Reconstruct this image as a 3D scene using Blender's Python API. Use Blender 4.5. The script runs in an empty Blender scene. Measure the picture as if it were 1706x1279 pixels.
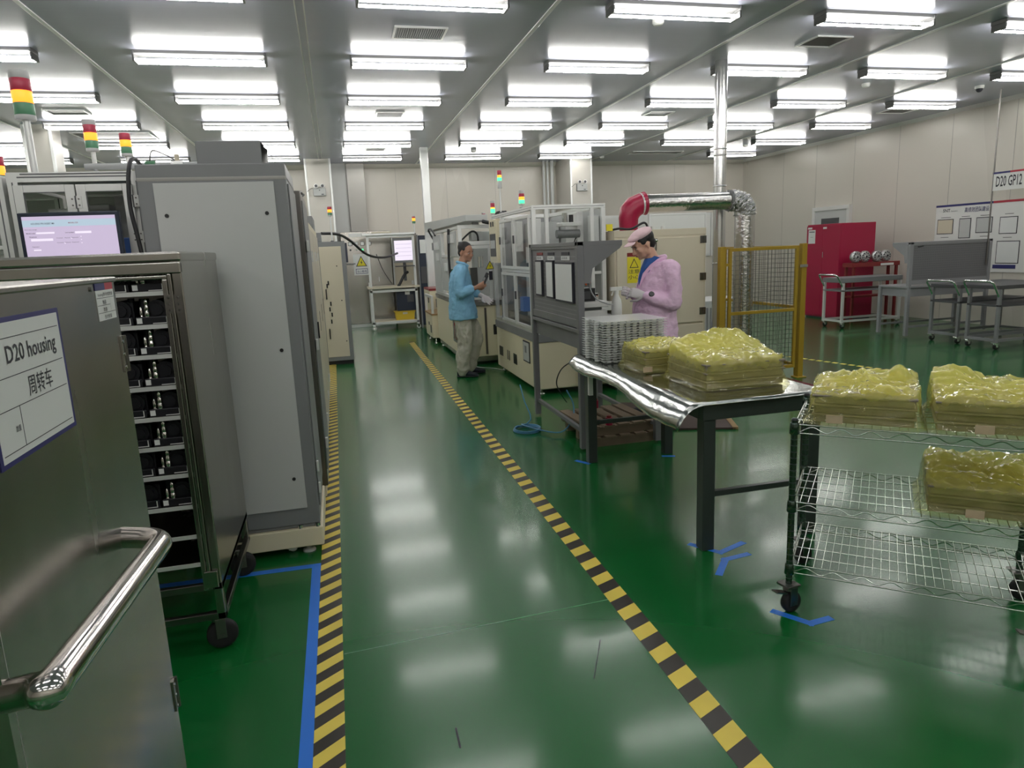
import bpy, math, random
from mathutils import Vector, Matrix, noise
random.seed(7)
S = bpy.context.scene
COL = S.collection
PI = math.pi

# ---------------------------------------------------------------- camera
cam_data = bpy.data.cameras.new('camera')
cam_data.sensor_width = 36.0
cam_data.lens = 1150.0 / 1706.0 * 36.0
cam_data.clip_start = 0.05
cam = bpy.data.objects.new('camera', cam_data)
COL.objects.link(cam)
# rows: world axes seen in camera space (x right, y down, z forward)
RT = Vector((0.9683055, -0.08727613, 0.2340242))
FW = Vector((-0.2461836, -0.17531256, 0.95323614))
UP = Vector((-0.04216738, -0.98063672, -0.19124207))
cx_ = Vector((RT.x, FW.x, UP.x)); cy_ = Vector((RT.y, FW.y, UP.y)); cz_ = Vector((RT.z, FW.z, UP.z))
m3 = Matrix((cx_, -cy_, -cz_)).transposed()
cam.matrix_world = Matrix.Translation((0, 0, 1.58)) @ m3.to_4x4()
S.camera = cam

# ---------------------------------------------------------------- world, exposure
world = bpy.data.worlds.new('world'); S.world = world
world.use_nodes = True
world.node_tree.nodes['Background'].inputs['Color'].default_value = (0.75, 0.82, 0.9, 1)
world.node_tree.nodes['Background'].inputs['Strength'].default_value = 0.15
S.view_settings.view_transform = 'Standard'
S.view_settings.look = 'None'
S.view_settings.gamma = 1.0
S.view_settings.exposure = 0.15
S.cycles.use_denoising = True
S.cycles.max_bounces = 8
S.cycles.transparent_max_bounces = 64
S.cycles.sample_clamp_indirect = 4.0
TUBE = 30.0

# ---------------------------------------------------------------- materials
def mat(name, col, rough=0.5, metal=0.0, spec=0.5, bump=None, var=None, emit=None, estr=1.0, aniso=0.0, coat=0.0, alpha=1.0, trans=0.0, ior=1.45):
    m = bpy.data.materials.new(name); m.use_nodes = True
    nt = m.node_tree; b = nt.nodes['Principled BSDF']
    b.inputs['Base Color'].default_value = (*col, 1)
    b.inputs['Roughness'].default_value = rough
    b.inputs['Metallic'].default_value = metal
    b.inputs['Specular IOR Level'].default_value = spec
    b.inputs['Coat Weight'].default_value = coat
    b.inputs['Alpha'].default_value = alpha
    b.inputs['Transmission Weight'].default_value = trans
    b.inputs['IOR'].default_value = ior
    if aniso: b.inputs['Anisotropic'].default_value = aniso
    if emit:
        b.inputs['Emission Color'].default_value = (*emit, 1); b.inputs['Emission Strength'].default_value = estr
    tc = nt.nodes.new('ShaderNodeTexCoord')
    def noise_node(scale, stretch=(1, 1, 1), detail=3):
        mp = nt.nodes.new('ShaderNodeMapping'); mp.inputs['Scale'].default_value = stretch
        nt.links.new(tc.outputs['Object'], mp.inputs['Vector'])
        n = nt.nodes.new('ShaderNodeTexNoise'); n.inputs['Scale'].default_value = scale; n.inputs['Detail'].default_value = detail
        nt.links.new(mp.outputs['Vector'], n.inputs['Vector']); return n
    if var:   # (scale, amount, stretch): worn, slightly uneven colour and gloss
        n = noise_node(var[0], var[2] if len(var) > 2 else (1, 1, 1))
        mx = nt.nodes.new('ShaderNodeMix'); mx.data_type = 'RGBA'
        a = var[1]
        mx.inputs[6].default_value = (*[c * (1 - a) for c in col], 1); mx.inputs[7].default_value = (*[min(1, c * (1 + a)) for c in col], 1)
        nt.links.new(n.outputs['Fac'], mx.inputs[0]); nt.links.new(mx.outputs[2], b.inputs['Base Color'])
        mr = nt.nodes.new('ShaderNodeMapRange'); mr.inputs[3].default_value = max(0, rough - rough * .35); mr.inputs[4].default_value = rough + rough * .35
        nt.links.new(n.outputs['Fac'], mr.inputs[0]); nt.links.new(mr.outputs[0], b.inputs['Roughness'])
    if bump:  # (scale, strength, distance, stretch)
        n = noise_node(bump[0], bump[3] if len(bump) > 3 else (1, 1, 1), 4)
        bp = nt.nodes.new('ShaderNodeBump'); bp.inputs['Strength'].default_value = bump[1]; bp.inputs['Distance'].default_value = bump[2]
        nt.links.new(n.outputs['Fac'], bp.inputs['Height']); nt.links.new(bp.outputs['Normal'], b.inputs['Normal'])
    return m

M = {}
M['floor'] = mat('floor_green_epoxy', (0.003, 0.105, 0.020), 0.27, spec=0.5, coat=0.40)
M['floor'].node_tree.nodes['Principled BSDF'].inputs['Coat Roughness'].default_value = .11
M['ceil'] = mat('ceiling_grey_steel', (0.46, 0.475, 0.58), 0.22, spec=0.6, bump=(2.2, .15, .006, (1, 6, 1)))
M['wall'] = mat('wall_warm_panel', (0.58, 0.545, 0.485), 0.28, spec=0.4, var=(.5, .05, (1, 1, .2)))
M['pillar'] = mat('pillar_panel', (0.60, 0.57, 0.52), 0.35)
M['trimw'] = mat('trim_white_aluminium', (0.72, 0.73, 0.72), 0.3, .3)
M['seam'] = mat('seam_grey', (0.33, 0.32, 0.30), 0.6)
M['tube'] = mat('tube_glow', (1, 1, 1), .4, emit=(1.0, .985, .94), estr=TUBE)
M['fixture'] = mat('fixture_grey', (0.16, 0.16, 0.16), 0.4)
M['white'] = mat('white_enamel', (0.72, 0.72, 0.70), 0.4)
M['paper'] = mat('paper_white', (0.70, 0.71, 0.70), 0.45, var=(3, .06))
M['black'] = mat('black_plastic', (0.012, 0.012, 0.014), 0.4)
M['rubber'] = mat('black_rubber', (0.015, 0.015, 0.016), 0.7)
M['ink'] = mat('ink_dark', (0.03, 0.03, 0.04), 0.6)
M['yellowtape'] = mat('tape_yellow', (0.74, 0.58, 0.09), 0.45, var=(6, .15), bump=(40, .1, .001))
M['blacktape'] = mat('tape_black', (0.03, 0.026, 0.02), 0.35, var=(6, .2), bump=(40, .1, .001))
M['bluetape'] = mat('tape_blue', (0.02, 0.17, 0.66), 0.4, var=(5, .12))
M['steel'] = mat('brushed_stainless', (0.42, 0.40, 0.37), 0.24, 1.0, var=(5, .08, (1, 1, .1)), bump=(120, .05, .0006, (1, 1, .04)))
M['steelh'] = mat('brushed_stainless_bar', (0.50, 0.47, 0.44), 0.28, 1.0, bump=(120, .05, .0006, (.04, 1, 1)))
M['darksteel'] = mat('dark_stainless', (0.20, 0.19, 0.18), 0.3, 1.0, bump=(100, .05, .0006, (1, 1, .04)))
M['polish'] = mat('polished_steel', (0.72, 0.68, 0.66), 0.12, 1.0)
M['chrome'] = mat('chrome', (0.75, 0.75, 0.74), 0.1, 1.0)
M['alu'] = mat('aluminium_profile', (0.76, 0.76, 0.75), 0.38, .45)
M['alud'] = mat('aluminium_groove', (0.14, 0.14, 0.15), 0.5, .2)
M['cream'] = mat('cream_paint', (0.74, 0.67, 0.49), 0.38, var=(2, .04))
M['tan'] = mat('tan_paint', (0.60, 0.54, 0.42), 0.4, var=(2, .04))
M['greyframe'] = mat('grey_frame_paint', (0.20, 0.205, 0.21), 0.4, var=(2, .06))
M['greypanel'] = mat('light_grey_panel', (0.50, 0.51, 0.50), 0.42, var=(1.5, .04))
M['deskgrey'] = mat('desk_grey_paint', (0.155, 0.155, 0.16), 0.42, var=(3, .06))
M['benchgrey'] = mat('bench_grey_paint', (0.25, 0.25, 0.26), 0.42, var=(3, .06))
M['darkgrey'] = mat('dark_grey_paint', (0.07, 0.07, 0.075), 0.42)
M['legdark'] = mat('table_leg_dark', (0.035, 0.045, 0.04), 0.35)
M['red'] = mat('red_enamel', (0.34, 0.012, 0.05), 0.33, var=(1.5, .08))
M['redlamp'] = mat('lens_red', (0.45, 0.04, 0.08), 0.3)
M['darkred'] = mat('dark_red', (0.2, 0.02, 0.02), 0.4)
M['orange'] = mat('lens_orange_lit', (1, .25, .02), .3, emit=(1.0, .22, .02), estr=2.2)
M['green'] = mat('lens_green_dull', (0.10, 0.26, 0.15), .3)
M['greenlit'] = mat('lens_green_lit', (0.05, .9, .3), .3, emit=(.06, 1.0, .3), estr=1.6)
M['orangelit2'] = mat('lens_amber_lit', (.9, .4, .02), .3, emit=(1.0, .45, .05), estr=1.0)
M['lensclear'] = mat('lens_clear_grey', (0.5, 0.5, 0.5), .3)
M['yellow'] = mat('yellow_paint', (0.33, 0.21, 0.018), 0.4, var=(3, .08))
M['signyellow'] = mat('sign_yellow', (0.72, 0.62, 0.03), 0.45)
M['binyellow'] = mat('bin_yellow', (0.62, 0.42, 0.03), 0.45)
M['foil'] = mat('duct_foil', (0.62, 0.61, 0.60), 0.22, 1.0, bump=(26, .55, .012))
M['foilc'] = mat('duct_foil_crumpled', (0.66, 0.66, 0.66), 0.16, 1.0, bump=(34, 1.0, .05))
M['duct'] = mat('duct_spiral_steel', (0.66, 0.66, 0.66), 0.2, 1.0, bump=(3, .2, .02))
M['tablefilm'] = mat('table_silver_film', (0.42, 0.44, 0.42), 0.13, 1.0, bump=(6, .3, .012))
M['wire'] = mat('chrome_wire', (0.55, 0.56, 0.53), 0.22, 1.0)
M['post'] = mat('shelf_post_dark', (0.10, 0.14, 0.12), 0.2, 1.0)
M['wood'] = mat('pallet_wood', (0.20, 0.15, 0.10), 0.6, var=(4, .2, (1, 8, 1)))
M['matbrown'] = mat('floor_mat_brown', (0.055, 0.035, 0.03), 0.6)
M['woodedge'] = mat('mat_edge_wood', (0.30, 0.19, 0.09), 0.5)
M['screen'] = mat('screen_lit', (.1, .1, .1), .3, emit=(.52, .43, .60), estr=.95)
M['screenhead'] = mat('screen_header_lit', (.1, .1, .1), .3, emit=(.40, .52, .62), estr=.95)
M['screenwhite'] = mat('screen_field_lit', (.1, .1, .1), .3, emit=(.8, .72, .85), estr=1.0)
M['screenblue'] = mat('blue_panel', (0.10, 0.20, 0.55), .4)
M['bezel'] = mat('monitor_bezel', (0.018, 0.025, 0.045), .35)
M['navy'] = mat('navy_border', (0.025, 0.025, 0.13), .5)
M['crimson'] = mat('crimson_border', (0.40, 0.03, 0.05), .5)
M['skin'] = mat('skin', (0.62, 0.36, 0.26), 0.5, var=(20, .06))
M['skind'] = mat('skin_tanned', (0.40, 0.21, 0.14), 0.5, var=(20, .06))
M['lips'] = mat('lips', (0.35, 0.13, 0.11), 0.5)
M['hair'] = mat('hair_black', (0.012, 0.010, 0.010), 0.55, bump=(120, .6, .004))
M['bluejacket'] = mat('jacket_light_blue', (0.22, 0.46, 0.66), 0.75, bump=(9, .6, .03, (1, 1, 1.6)))
M['pinkcoat'] = mat('coat_pink', (0.82, 0.56, 0.76), 0.75, bump=(9, .6, .03, (1, 1, 1.6)))
M['pinkcap'] = mat('cap_pink', (0.76, 0.54, 0.58), 0.75, bump=(30, .3, .01))
M['blueshirt'] = mat('shirt_blue', (0.03, 0.10, 0.33), 0.75)
M['khaki'] = mat('trousers_khaki', (0.43, 0.42, 0.35), 0.75, bump=(9, .7, .035, (1, 1, .6)))
M['darktrouser'] = mat('trousers_dark', (0.03, 0.03, 0.035), 0.75)
M['glove'] = mat('glove_white', (0.68, 0.64, 0.66), 0.7, bump=(60, .4, .003))
M['eye'] = mat('eye_white', (.6, .58, .55), .3)
M['navyshoe'] = mat('shoe_dark', (0.015, 0.02, 0.03), .6)
M['hose'] = mat('hose_blue', (0.06, 0.20, 0.36), .35)
M['cable'] = mat('cable_black', (0.02, 0.02, 0.022), .5)
M['greycable'] = mat('cable_grey', (0.35, 0.36, 0.36), .5)
M['casting'] = mat('cast_aluminium', (0.55, 0.55, 0.55), .35, .9, bump=(60, .4, .01))
M['castdark'] = mat('cast_black', (0.016, 0.016, 0.02), .38, .3)
M['packed'] = mat('packed_grey_tray', (0.18, 0.155, 0.12), .55, var=(14, .35, (1, 1, 3)))
M['kraft'] = mat('kraft_label', (0.52, 0.40, 0.27), .6, var=(40, .15))
M['pinktag'] = mat('pink_tag', (.75, .28, .35), .5)
M['orangetool'] = mat('orange_tool', (0.75, 0.12, 0.02), .4)
M['greenplate'] = mat('green_plate', (0.05, 0.16, 0.08), .5)

def glassy(name, col, mixf, rough=.04, opac=0.0, ocol=None, crease=None):
    """thin clear sheet: mostly see-through, some gloss, optionally a little body colour"""
    m = bpy.data.materials.new(name); m.use_nodes = True
    nt = m.node_tree; nt.nodes.clear()
    out = nt.nodes.new('ShaderNodeOutputMaterial')
    tr = nt.nodes.new('ShaderNodeBsdfTransparent'); tr.inputs[0].default_value = (*col, 1)
    gl = nt.nodes.new('ShaderNodeBsdfGlossy'); gl.inputs['Roughness'].default_value = rough
    fr = nt.nodes.new('ShaderNodeLayerWeight'); fr.inputs[0].default_value = mixf
    mx = nt.nodes.new('ShaderNodeMixShader')
    ge = nt.nodes.new('ShaderNodeNewGeometry'); bk = nt.nodes.new('ShaderNodeMix'); bk.data_type = 'FLOAT'
    nt.links.new(ge.outputs['Backfacing'], bk.inputs[0]); nt.links.new(fr.outputs['Fresnel'], bk.inputs[2]); bk.inputs[3].default_value = .02
    nt.links.new(bk.outputs[0], mx.inputs[0])
    last = tr
    if opac:
        df = nt.nodes.new('ShaderNodeBsdfDiffuse'); df.inputs[0].default_value = (*(ocol or col), 1)
        tl = nt.nodes.new('ShaderNodeBsdfTranslucent'); tl.inputs[0].default_value = (*(ocol or col), 1)
        m1 = nt.nodes.new('ShaderNodeMixShader'); m1.inputs[0].default_value = .35
        nt.links.new(df.outputs[0], m1.inputs[1]); nt.links.new(tl.outputs[0], m1.inputs[2])
        m2 = nt.nodes.new('ShaderNodeMixShader'); m2.inputs[0].default_value = opac
        if crease:   # the wrap is gathered in many layers on top: more body colour with height
            tz = nt.nodes.new('ShaderNodeTexCoord'); sx = nt.nodes.new('ShaderNodeSeparateXYZ'); nt.links.new(tz.outputs['Object'], sx.inputs[0])
            nz_ = nt.nodes.new('ShaderNodeTexNoise'); nz_.inputs['Scale'].default_value = 16; nt.links.new(tz.outputs['Object'], nz_.inputs['Vector'])
            ad = nt.nodes.new('ShaderNodeMath'); ad.operation = 'MULTIPLY_ADD'; ad.inputs[1].default_value = .10; nt.links.new(nz_.outputs[0], ad.inputs[0]); nt.links.new(sx.outputs['Z'], ad.inputs[2])
            mr = nt.nodes.new('ShaderNodeMapRange'); mr.inputs[1].default_value = .10; mr.inputs[2].default_value = .25; mr.inputs[3].default_value = opac*.3; mr.inputs[4].default_value = opac
            nt.links.new(ad.outputs[0], mr.inputs[0]); nt.links.new(mr.outputs[0], m2.inputs[0])
        nt.links.new(tr.outputs[0], m2.inputs[1]); nt.links.new(m1.outputs[0], m2.inputs[2])
        last = m2
    if crease:
        tc = nt.nodes.new('ShaderNodeTexCoord'); n = nt.nodes.new('ShaderNodeTexNoise'); n.inputs['Scale'].default_value = crease[0]
        n.inputs['Detail'].default_value = 3; n.inputs['Distortion'].default_value = 1.5; n.noise_type = 'RIDGED_MULTIFRACTAL'
        mp = nt.nodes.new('ShaderNodeMapping'); mp.inputs['Scale'].default_value = (.5, .5, .28)
        nt.links.new(tc.outputs['Object'], mp.inputs[0]); nt.links.new(mp.outputs[0], n.inputs['Vector'])
        bp = nt.nodes.new('ShaderNodeBump'); bp.inputs['Strength'].default_value = crease[1]; bp.inputs['Distance'].default_value = crease[2]
        nt.links.new(n.outputs[0], bp.inputs['Height']); nt.links.new(bp.outputs[0], gl.inputs['Normal']); nt.links.new(bp.outputs[0], fr.inputs['Normal'])
    nt.links.new(last.outputs[0], mx.inputs[1]); nt.links.new(gl.outputs[0], mx.inputs[2])
    nt.links.new(mx.outputs[0], out.inputs[0])
    return m
M['glass'] = glassy('clear_acrylic', (.97, .975, .975), .16)
M['film'] = glassy('yellow_film', (.97, .96, .76), .34, .07, .50, (1, .95, .27), (38, .9, .004))
M['film2'] = glassy('yellow_film_dense', (.96, .92, .45), .30, .08, .55, (1, .93, .18), (30, .9, .004))
M['traypl'] = glassy('clear_tray_plastic', (.985, .99, .985), .30, .15, .78, (.96, .97, .96))

# ---------------------------------------------------------------- helpers
class MB:
    """collects shapes, then links them as ONE mesh object"""
    def __init__(s): s.v = []; s.f = []; s.mi = []; s.mats = []; s.sm = []
    def _m(s, m):
        m = M[m] if isinstance(m, str) else m
        if m not in s.mats: s.mats.append(m)
        return s.mats.index(m)
    def add(s, vs, fs, m, smooth=False):
        o = len(s.v); s.v += [tuple(v) for v in vs]; k = s._m(m)
        for f in fs: s.f.append(tuple(o + i for i in f)); s.mi.append(k); s.sm.append(smooth)
        return s
    def box(s, x0, x1, y0, y1, z0, z1, m):
        vs = [(x0,y0,z0),(x1,y0,z0),(x1,y1,z0),(x0,y1,z0),(x0,y0,z1),(x1,y0,z1),(x1,y1,z1),(x0,y1,z1)]
        return s.add(vs, [(3,2,1,0),(4,5,6,7),(0,1,5,4),(1,2,6,5),(2,3,7,6),(3,0,4,7)], m)
    def obox(s, c, ax, ay, az, hx, hy, hz, m):
        c = Vector(c); ax = Vector(ax).normalized()*hx; ay = Vector(ay).normalized()*hy; az = Vector(az).normalized()*hz
        vs = [c+sx*ax+sy*ay+sz*az for sz in (-1,1) for sx,sy in ((-1,-1),(1,-1),(1,1),(-1,1))]
        return s.add(vs, [(3,2,1,0),(4,5,6,7),(0,1,5,4),(1,2,6,5),(2,3,7,6),(3,0,4,7)], m)
    def prism(s, poly, axis, a0, a1, m):
        """poly: 2D points in the two other axes (in x,y,z order), extruded along axis"""
        def P(p, a):
            return {'x': (a, p[0], p[1]), 'y': (p[0], a, p[1]), 'z': (p[0], p[1], a)}[axis]
        n = len(poly); vs = [P(p, a0) for p in poly] + [P(p, a1) for p in poly]
        fs = [tuple(range(n))[::-1], tuple(range(n, 2*n))] + [(i, (i+1) % n, n+(i+1) % n, n+i) for i in range(n)]
        return s.add(vs, fs, m)
    def cyl(s, p0, p1, r, m, n=14, r2=None, smooth=True, cap=True):
        p0 = Vector(p0); p1 = Vector(p1); r2 = r if r2 is None else r2
        d = (p1-p0).normalized(); a = d.orthogonal().normalized(); b = d.cross(a)
        vs = []
        for p, q in ((p0, r), (p1, r2)):
            for i in range(n):
                t = 2*PI*i/n; vs.append(p + (a*math.cos(t)+b*math.sin(t))*q)
        s.add(vs, [(i, (i+1) % n, n+(i+1) % n, n+i) for i in range(n)], m, smooth)
        if cap: s.add(vs, [tuple(range(n))[::-1], tuple(range(n, 2*n))], m)
        return s
    def tube(s, pts, r, m, n=8, cap=True, fillet=0, closed=False):
        pts = [Vector(p) for p in pts]
        if fillet: pts = round_path(pts, fillet)
        if closed: pts = pts + [pts[0]]
        rs = r if isinstance(r, (list, tuple)) else [r]*len(pts)
        vs = []; ref = None
        for i, p in enumerate(pts):
            t = (pts[min(i+1, len(pts)-1)] - pts[max(i-1, 0)]).normalized()
            if ref is None: ref = t.orthogonal().normalized()
            ref = (ref - t*ref.dot(t))
            ref = ref.normalized() if ref.length > 1e-6 else t.orthogonal().normalized()
            b = t.cross(ref)
            for k in range(n):
                a = 2*PI*k/n; vs.append(p + (ref*math.cos(a)+b*math.sin(a))*rs[i])
        fs = [(i*n+k, i*n+(k+1) % n, (i+1)*n+(k+1) % n, (i+1)*n+k) for i in range(len(pts)-1) for k in range(n)]
        s.add(vs, fs, m, n > 5)
        if cap and not closed: s.add(vs, [tuple(range(n))[::-1], tuple(range((len(pts)-1)*n, len(pts)*n))], m)
        return s
    def lathe(s, prof, c, m, n=20, axis=(0,0,1)):
        c = Vector(c); d = Vector(axis).normalized(); a = d.orthogonal().normalized(); b = d.cross(a)
        vs = [c + d*h + (a*math.cos(2*PI*i/n)+b*math.sin(2*PI*i/n))*r for r, h in prof for i in range(n)]
        fs = [(j*n+i, j*n+(i+1) % n, (j+1)*n+(i+1) % n, (j+1)*n+i) for j in range(len(prof)-1) for i in range(n)]
        s.add(vs, fs, m, True)
        s.add(vs, [tuple(range(n))[::-1], tuple(range((len(prof)-1)*n, len(prof)*n))], m)
        return s
    def ball(s, c, r, m, n=14, k=9, sc=(1,1,1), rot=None):
        c = Vector(c); vs = []
        for j in range(1, k):
            t = PI*j/k
            for i in range(n):
                a = 2*PI*i/n; v = Vector((math.sin(t)*math.cos(a)*sc[0], math.sin(t)*math.sin(a)*sc[1], math.cos(t)*sc[2]))*r
                vs.append(c + (rot @ v if rot else v))
        for z in (1, -1):
            v = Vector((0, 0, z*sc[2]))*r; vs.append(c + (rot @ v if rot else v))
        T = (k-1)*n
        fs = [(j*n+i, (j+1)*n+i, (j+1)*n+(i+1) % n, j*n+(i+1) % n) for j in range(k-2) for i in range(n)]
        fs += [(T, i, (i+1) % n) for i in range(n)] + [(T+1, (k-2)*n+(i+1) % n, (k-2)*n+i) for i in range(n)]
        return s.add(vs, fs, m, True)
    def loft(s, rings, m, n=16, cap=True):
        """rings: (centre, u-vector incl. radius, v-vector incl. radius)"""
        vs = []
        for c, u, v in rings:
            c, u, v = Vector(c), Vector(u), Vector(v)
            for i in range(n):
                a = 2*PI*i/n; vs.append(c + u*math.cos(a) + v*math.sin(a))
        fs = [(j*n+i, j*n+(i+1) % n, (j+1)*n+(i+1) % n, (j+1)*n+i) for j in range(len(rings)-1) for i in range(n)]
        s.add(vs, fs, m, True)
        if cap: s.add(vs, [tuple(range(n))[::-1], tuple(range((len(rings)-1)*n, len(rings)*n))], m)
        return s
    def build(s, name, parent=None, bevel=0, loc=None, rot=None, remesh=0, smoothit=0, kind=None):
        me = bpy.data.meshes.new(name); me.from_pydata(s.v, [], s.f)
        for mm in s.mats: me.materials.append(mm)
        me.polygons.foreach_set('material_index', s.mi); me.polygons.foreach_set('use_smooth', s.sm)
        me.update(); me.validate()
        o = bpy.data.objects.new(name, me); COL.objects.link(o)
        if parent: o.parent = parent
        if loc: o.location = loc
        if rot: o.rotation_euler = rot
        if remesh:
            r = o.modifiers.new('r', 'REMESH'); r.mode = 'VOXEL'; r.voxel_size = remesh; r.use_smooth_shade = True
            if smoothit: q = o.modifiers.new('s', 'SMOOTH'); q.factor = .5; q.iterations = smoothit
        if bevel:
            bv = o.modifiers.new('b', 'BEVEL'); bv.width = bevel; bv.segments = 2; bv.limit_method = 'ANGLE'; bv.angle_limit = math.radians(50)
        if kind: o['kind'] = kind
        return o

def round_path(pts, r, k=5):
    out = [pts[0]]
    for i in range(1, len(pts)-1):
        a, p, b = pts[i-1], pts[i], pts[i+1]
        d1 = (a-p); d2 = (b-p); q = min(r, d1.length*.49, d2.length*.49)
        s0 = p + d1.normalized()*q; s1 = p + d2.normalized()*q
        for j in range(k+1):
            t = j/k; out.append(s0*(1-t)**2 + p*2*t*(1-t) + s1*t*t)
    out.append(pts[-1]); return out

def curve_pts(ctrl, k=8):
    """Catmull-Rom through ctrl"""
    c = [Vector(p) for p in ctrl]; c = [c[0]] + c + [c[-1]]; out = []
    for i in range(1, len(c)-2):
        for j in range(k):
            t = j/k; a, b, d, e = c[i-1], c[i], c[i+1], c[i+2]
            out.append(.5*((2*b)+(d-a)*t+(2*a-5*b+4*d-e)*t*t+(3*b-a-3*d+e)*t**3))
    out.append(c[-2]); return out

def tag(o, label=None, cat=None, group=None, kind=None):
    if label: o['label'] = label
    if cat: o['category'] = cat
    if group: o['group'] = group
    if kind: o['kind'] = kind
    return o
def thing(name, label, cat, loc=(0,0,0), rz=0, group=None):
    o = bpy.data.objects.new(name, None); COL.objects.link(o)
    o.empty_display_size = .1; o.location = loc; o.rotation_euler = (0, 0, rz)
    return tag(o, label, cat, group)
KIDS = {}
def copy_tree(o, parent=None):
    c = o.copy(); COL.objects.link(c)
    if parent: c.parent = parent
    for ch in [x for x in bpy.data.objects if x.parent == o]: copy_tree(ch, c)
    return c
def dup(o, loc, rz=None, label=None, group=None):
    c = copy_tree(o); c.location = loc
    if rz is not None: c.rotation_euler = (0, 0, rz)
    return tag(c, label, None, group)

def lettering(name, s, parent, org, u, v, w, h, m, depth=.0008):
    """text mesh fitted into a w x h box: org lower-left corner, u right, v up"""
    cu = bpy.data.curves.new('t', 'FONT'); cu.body = s; cu.size = 1; cu.offset = .012 if s.isascii() and len(s) < 14 else .003; cu.extrude = 0; cu.resolution_u = 2
    ob = bpy.data.objects.new('t', cu); COL.objects.link(ob)
    dg = bpy.context.evaluated_depsgraph_get()
    me = bpy.data.meshes.new_from_object(ob.evaluated_get(dg)); bpy.data.objects.remove(ob)
    xs = [p.co.x for p in me.vertices]; ys = [p.co.y for p in me.vertices]
    u = Vector(u).normalized(); v = Vector(v).normalized(); nrm = u.cross(v); org = Vector(org)
    x0, x1, y0, y1 = min(xs), max(xs), min(ys), max(ys)
    for p in me.vertices:
        p.co = org + u*((p.co.x-x0)/(x1-x0)*w) + v*((p.co.y-y0)/(y1-y0)*h) + nrm*depth
    me.materials.clear(); me.materials.append(M[m])
    o = bpy.data.objects.new(name, me); COL.objects.link(o)
    if parent: o.parent = parent
    return o
def clouds(o, strength, size, mid=.5):
    tx = bpy.data.textures.new('folds', 'CLOUDS'); tx.noise_scale = size; tx.noise_depth = 2
    d = o.modifiers.new('d', 'DISPLACE'); d.texture = tx; d.strength = strength; d.mid_level = mid; d.texture_coords = 'LOCAL'
def fr(c, r, a=0.0):  # circle points in xy
    return [(c[0]+r*math.cos(t+a), c[1]+r*math.sin(t+a)) for t in [2*PI*i/12 for i in range(12)]]
# ================================================================ SETTING
XL, XR, YB, YF, HC = -9.0, 10.5, 16.6, -5.0, 3.6
MB().box(XL, XR, YF, YB, -.1, 0, 'floor').build('floor', kind='structure')
MB().box(XL, XR, YF, YB, HC, HC+.1, 'ceil').build('ceiling', kind='structure')
def wall(name, horizontal, a0, a1, c0, c1, seams):
    mb = MB()
    if horizontal: mb.box(a0, a1, c0, c1, 0, HC, 'wall')
    else: mb.box(c0, c1, a0, a1, 0, HC, 'wall')
    f = c0 if c0 > 0 else c1
    for q in seams:
        if horizontal: mb.box(q-.003, q+.003, f-.002, f, 0, HC, 'seam') if f > 0 else 0
        else: mb.box(f-.002, f, q-.003, q+.003, 0, HC, 'seam') if f > 0 else 0
    return mb.build(name, kind='structure')
wall('wall_back', True, XL, XR, YB, YB+.1, [XL+1.17*i for i in range(1, 16)])
wall('wall_right', False, YF, YB, XR, XR+.1, [YF+1.17*i for i in range(1, 18)])
wall('wall_left', False, YF, YB, XL-.1, XL, [])
wall('wall_front', True, XL, XR, YF-.1, YF, [])
# ceiling panel joints: slim aluminium T-bars running down the room, coving at the wall
for i, x in enumerate((-8.4, -6.3, -4.25, -2.17, 2.0, 4.13, 6.16, 8.29), 1):
    MB().box(x-.02, x+.02, YF, YB, HC-.012, HC, 'trimw').build('trim_%d' % i, kind='structure', bevel=.003)
for i, x in enumerate((-.13, -.06), 9):
    MB().box(x-.006, x+.006, YF, YB, HC-.01, HC, 'trimw').build('trim_%d' % i, kind='structure')
MB().prism([(YB, HC), (YB, HC-.09), (YB-.09, HC)], 'x', XL, XR, 'pillar').build('trim_11', kind='structure')
MB().prism([(XR, HC), (XR-.06, HC), (XR, HC-.06)], 'y', YF, YB, 'trimw').build('trim_12', kind='structure')
# pillars boxed in with wall panel, white corner beads
def pillar(n, x0, x1, y0, y1):
    MB().box(x0, x1, y0, y1, 0, HC, 'pillar').box(x0-.012, x0+.03, y0-.012, y0+.03, 0, HC, 'trimw').box(x1-.03, x1+.012, y0-.012, y0+.03, 0, HC, 'trimw').build('wall_pillar_%d' % n, kind='structure', bevel=.006)
pillar(1, -.42, .09, 15.5, 16.6)
pillar(2, 5.39, 5.9, 15.5, 16.6)
pillar(3, -4.1, -3.75, 11.6, 12.0)
MB().box(1.80, 1.95, 14.0, 14.12, 0, HC, 'trimw').build('wall_pillar_4', kind='structure', bevel=.01)
# service pipes and grey cladding beside the pillars on the back wall
for (x, r), l in zip(((5.0, .03), (5.09, .03), (5.2, .045)), ('leftmost of three', 'middle of three', 'thickest of three')):
    tag(MB().cyl((x, 16.3, 0), (x, 16.3, HC-.001), r, 'greypanel').build('service_pipe'), 'grey vertical service pipe beside the far right pillar, '+l, 'pipe', 'service pipes by the far pillar')
M['riser'] = mat('riser_dull_grey', (.27, .26, .24), .35, .3)
MB().box(.1, .42, 16.3, 16.58, 0, HC, 'greypanel').box(.40, .41, 16.28, 16.3, 0, HC, 'seam').build('wall_niche', kind='structure')
tag(MB().box(.43, .82, 16.35, 16.55, 2.12, HC-.001, 'riser').build('cable_riser', bevel=.005), 'stainless riser duct above the electrical cabinet at back wall', 'duct')
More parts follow.
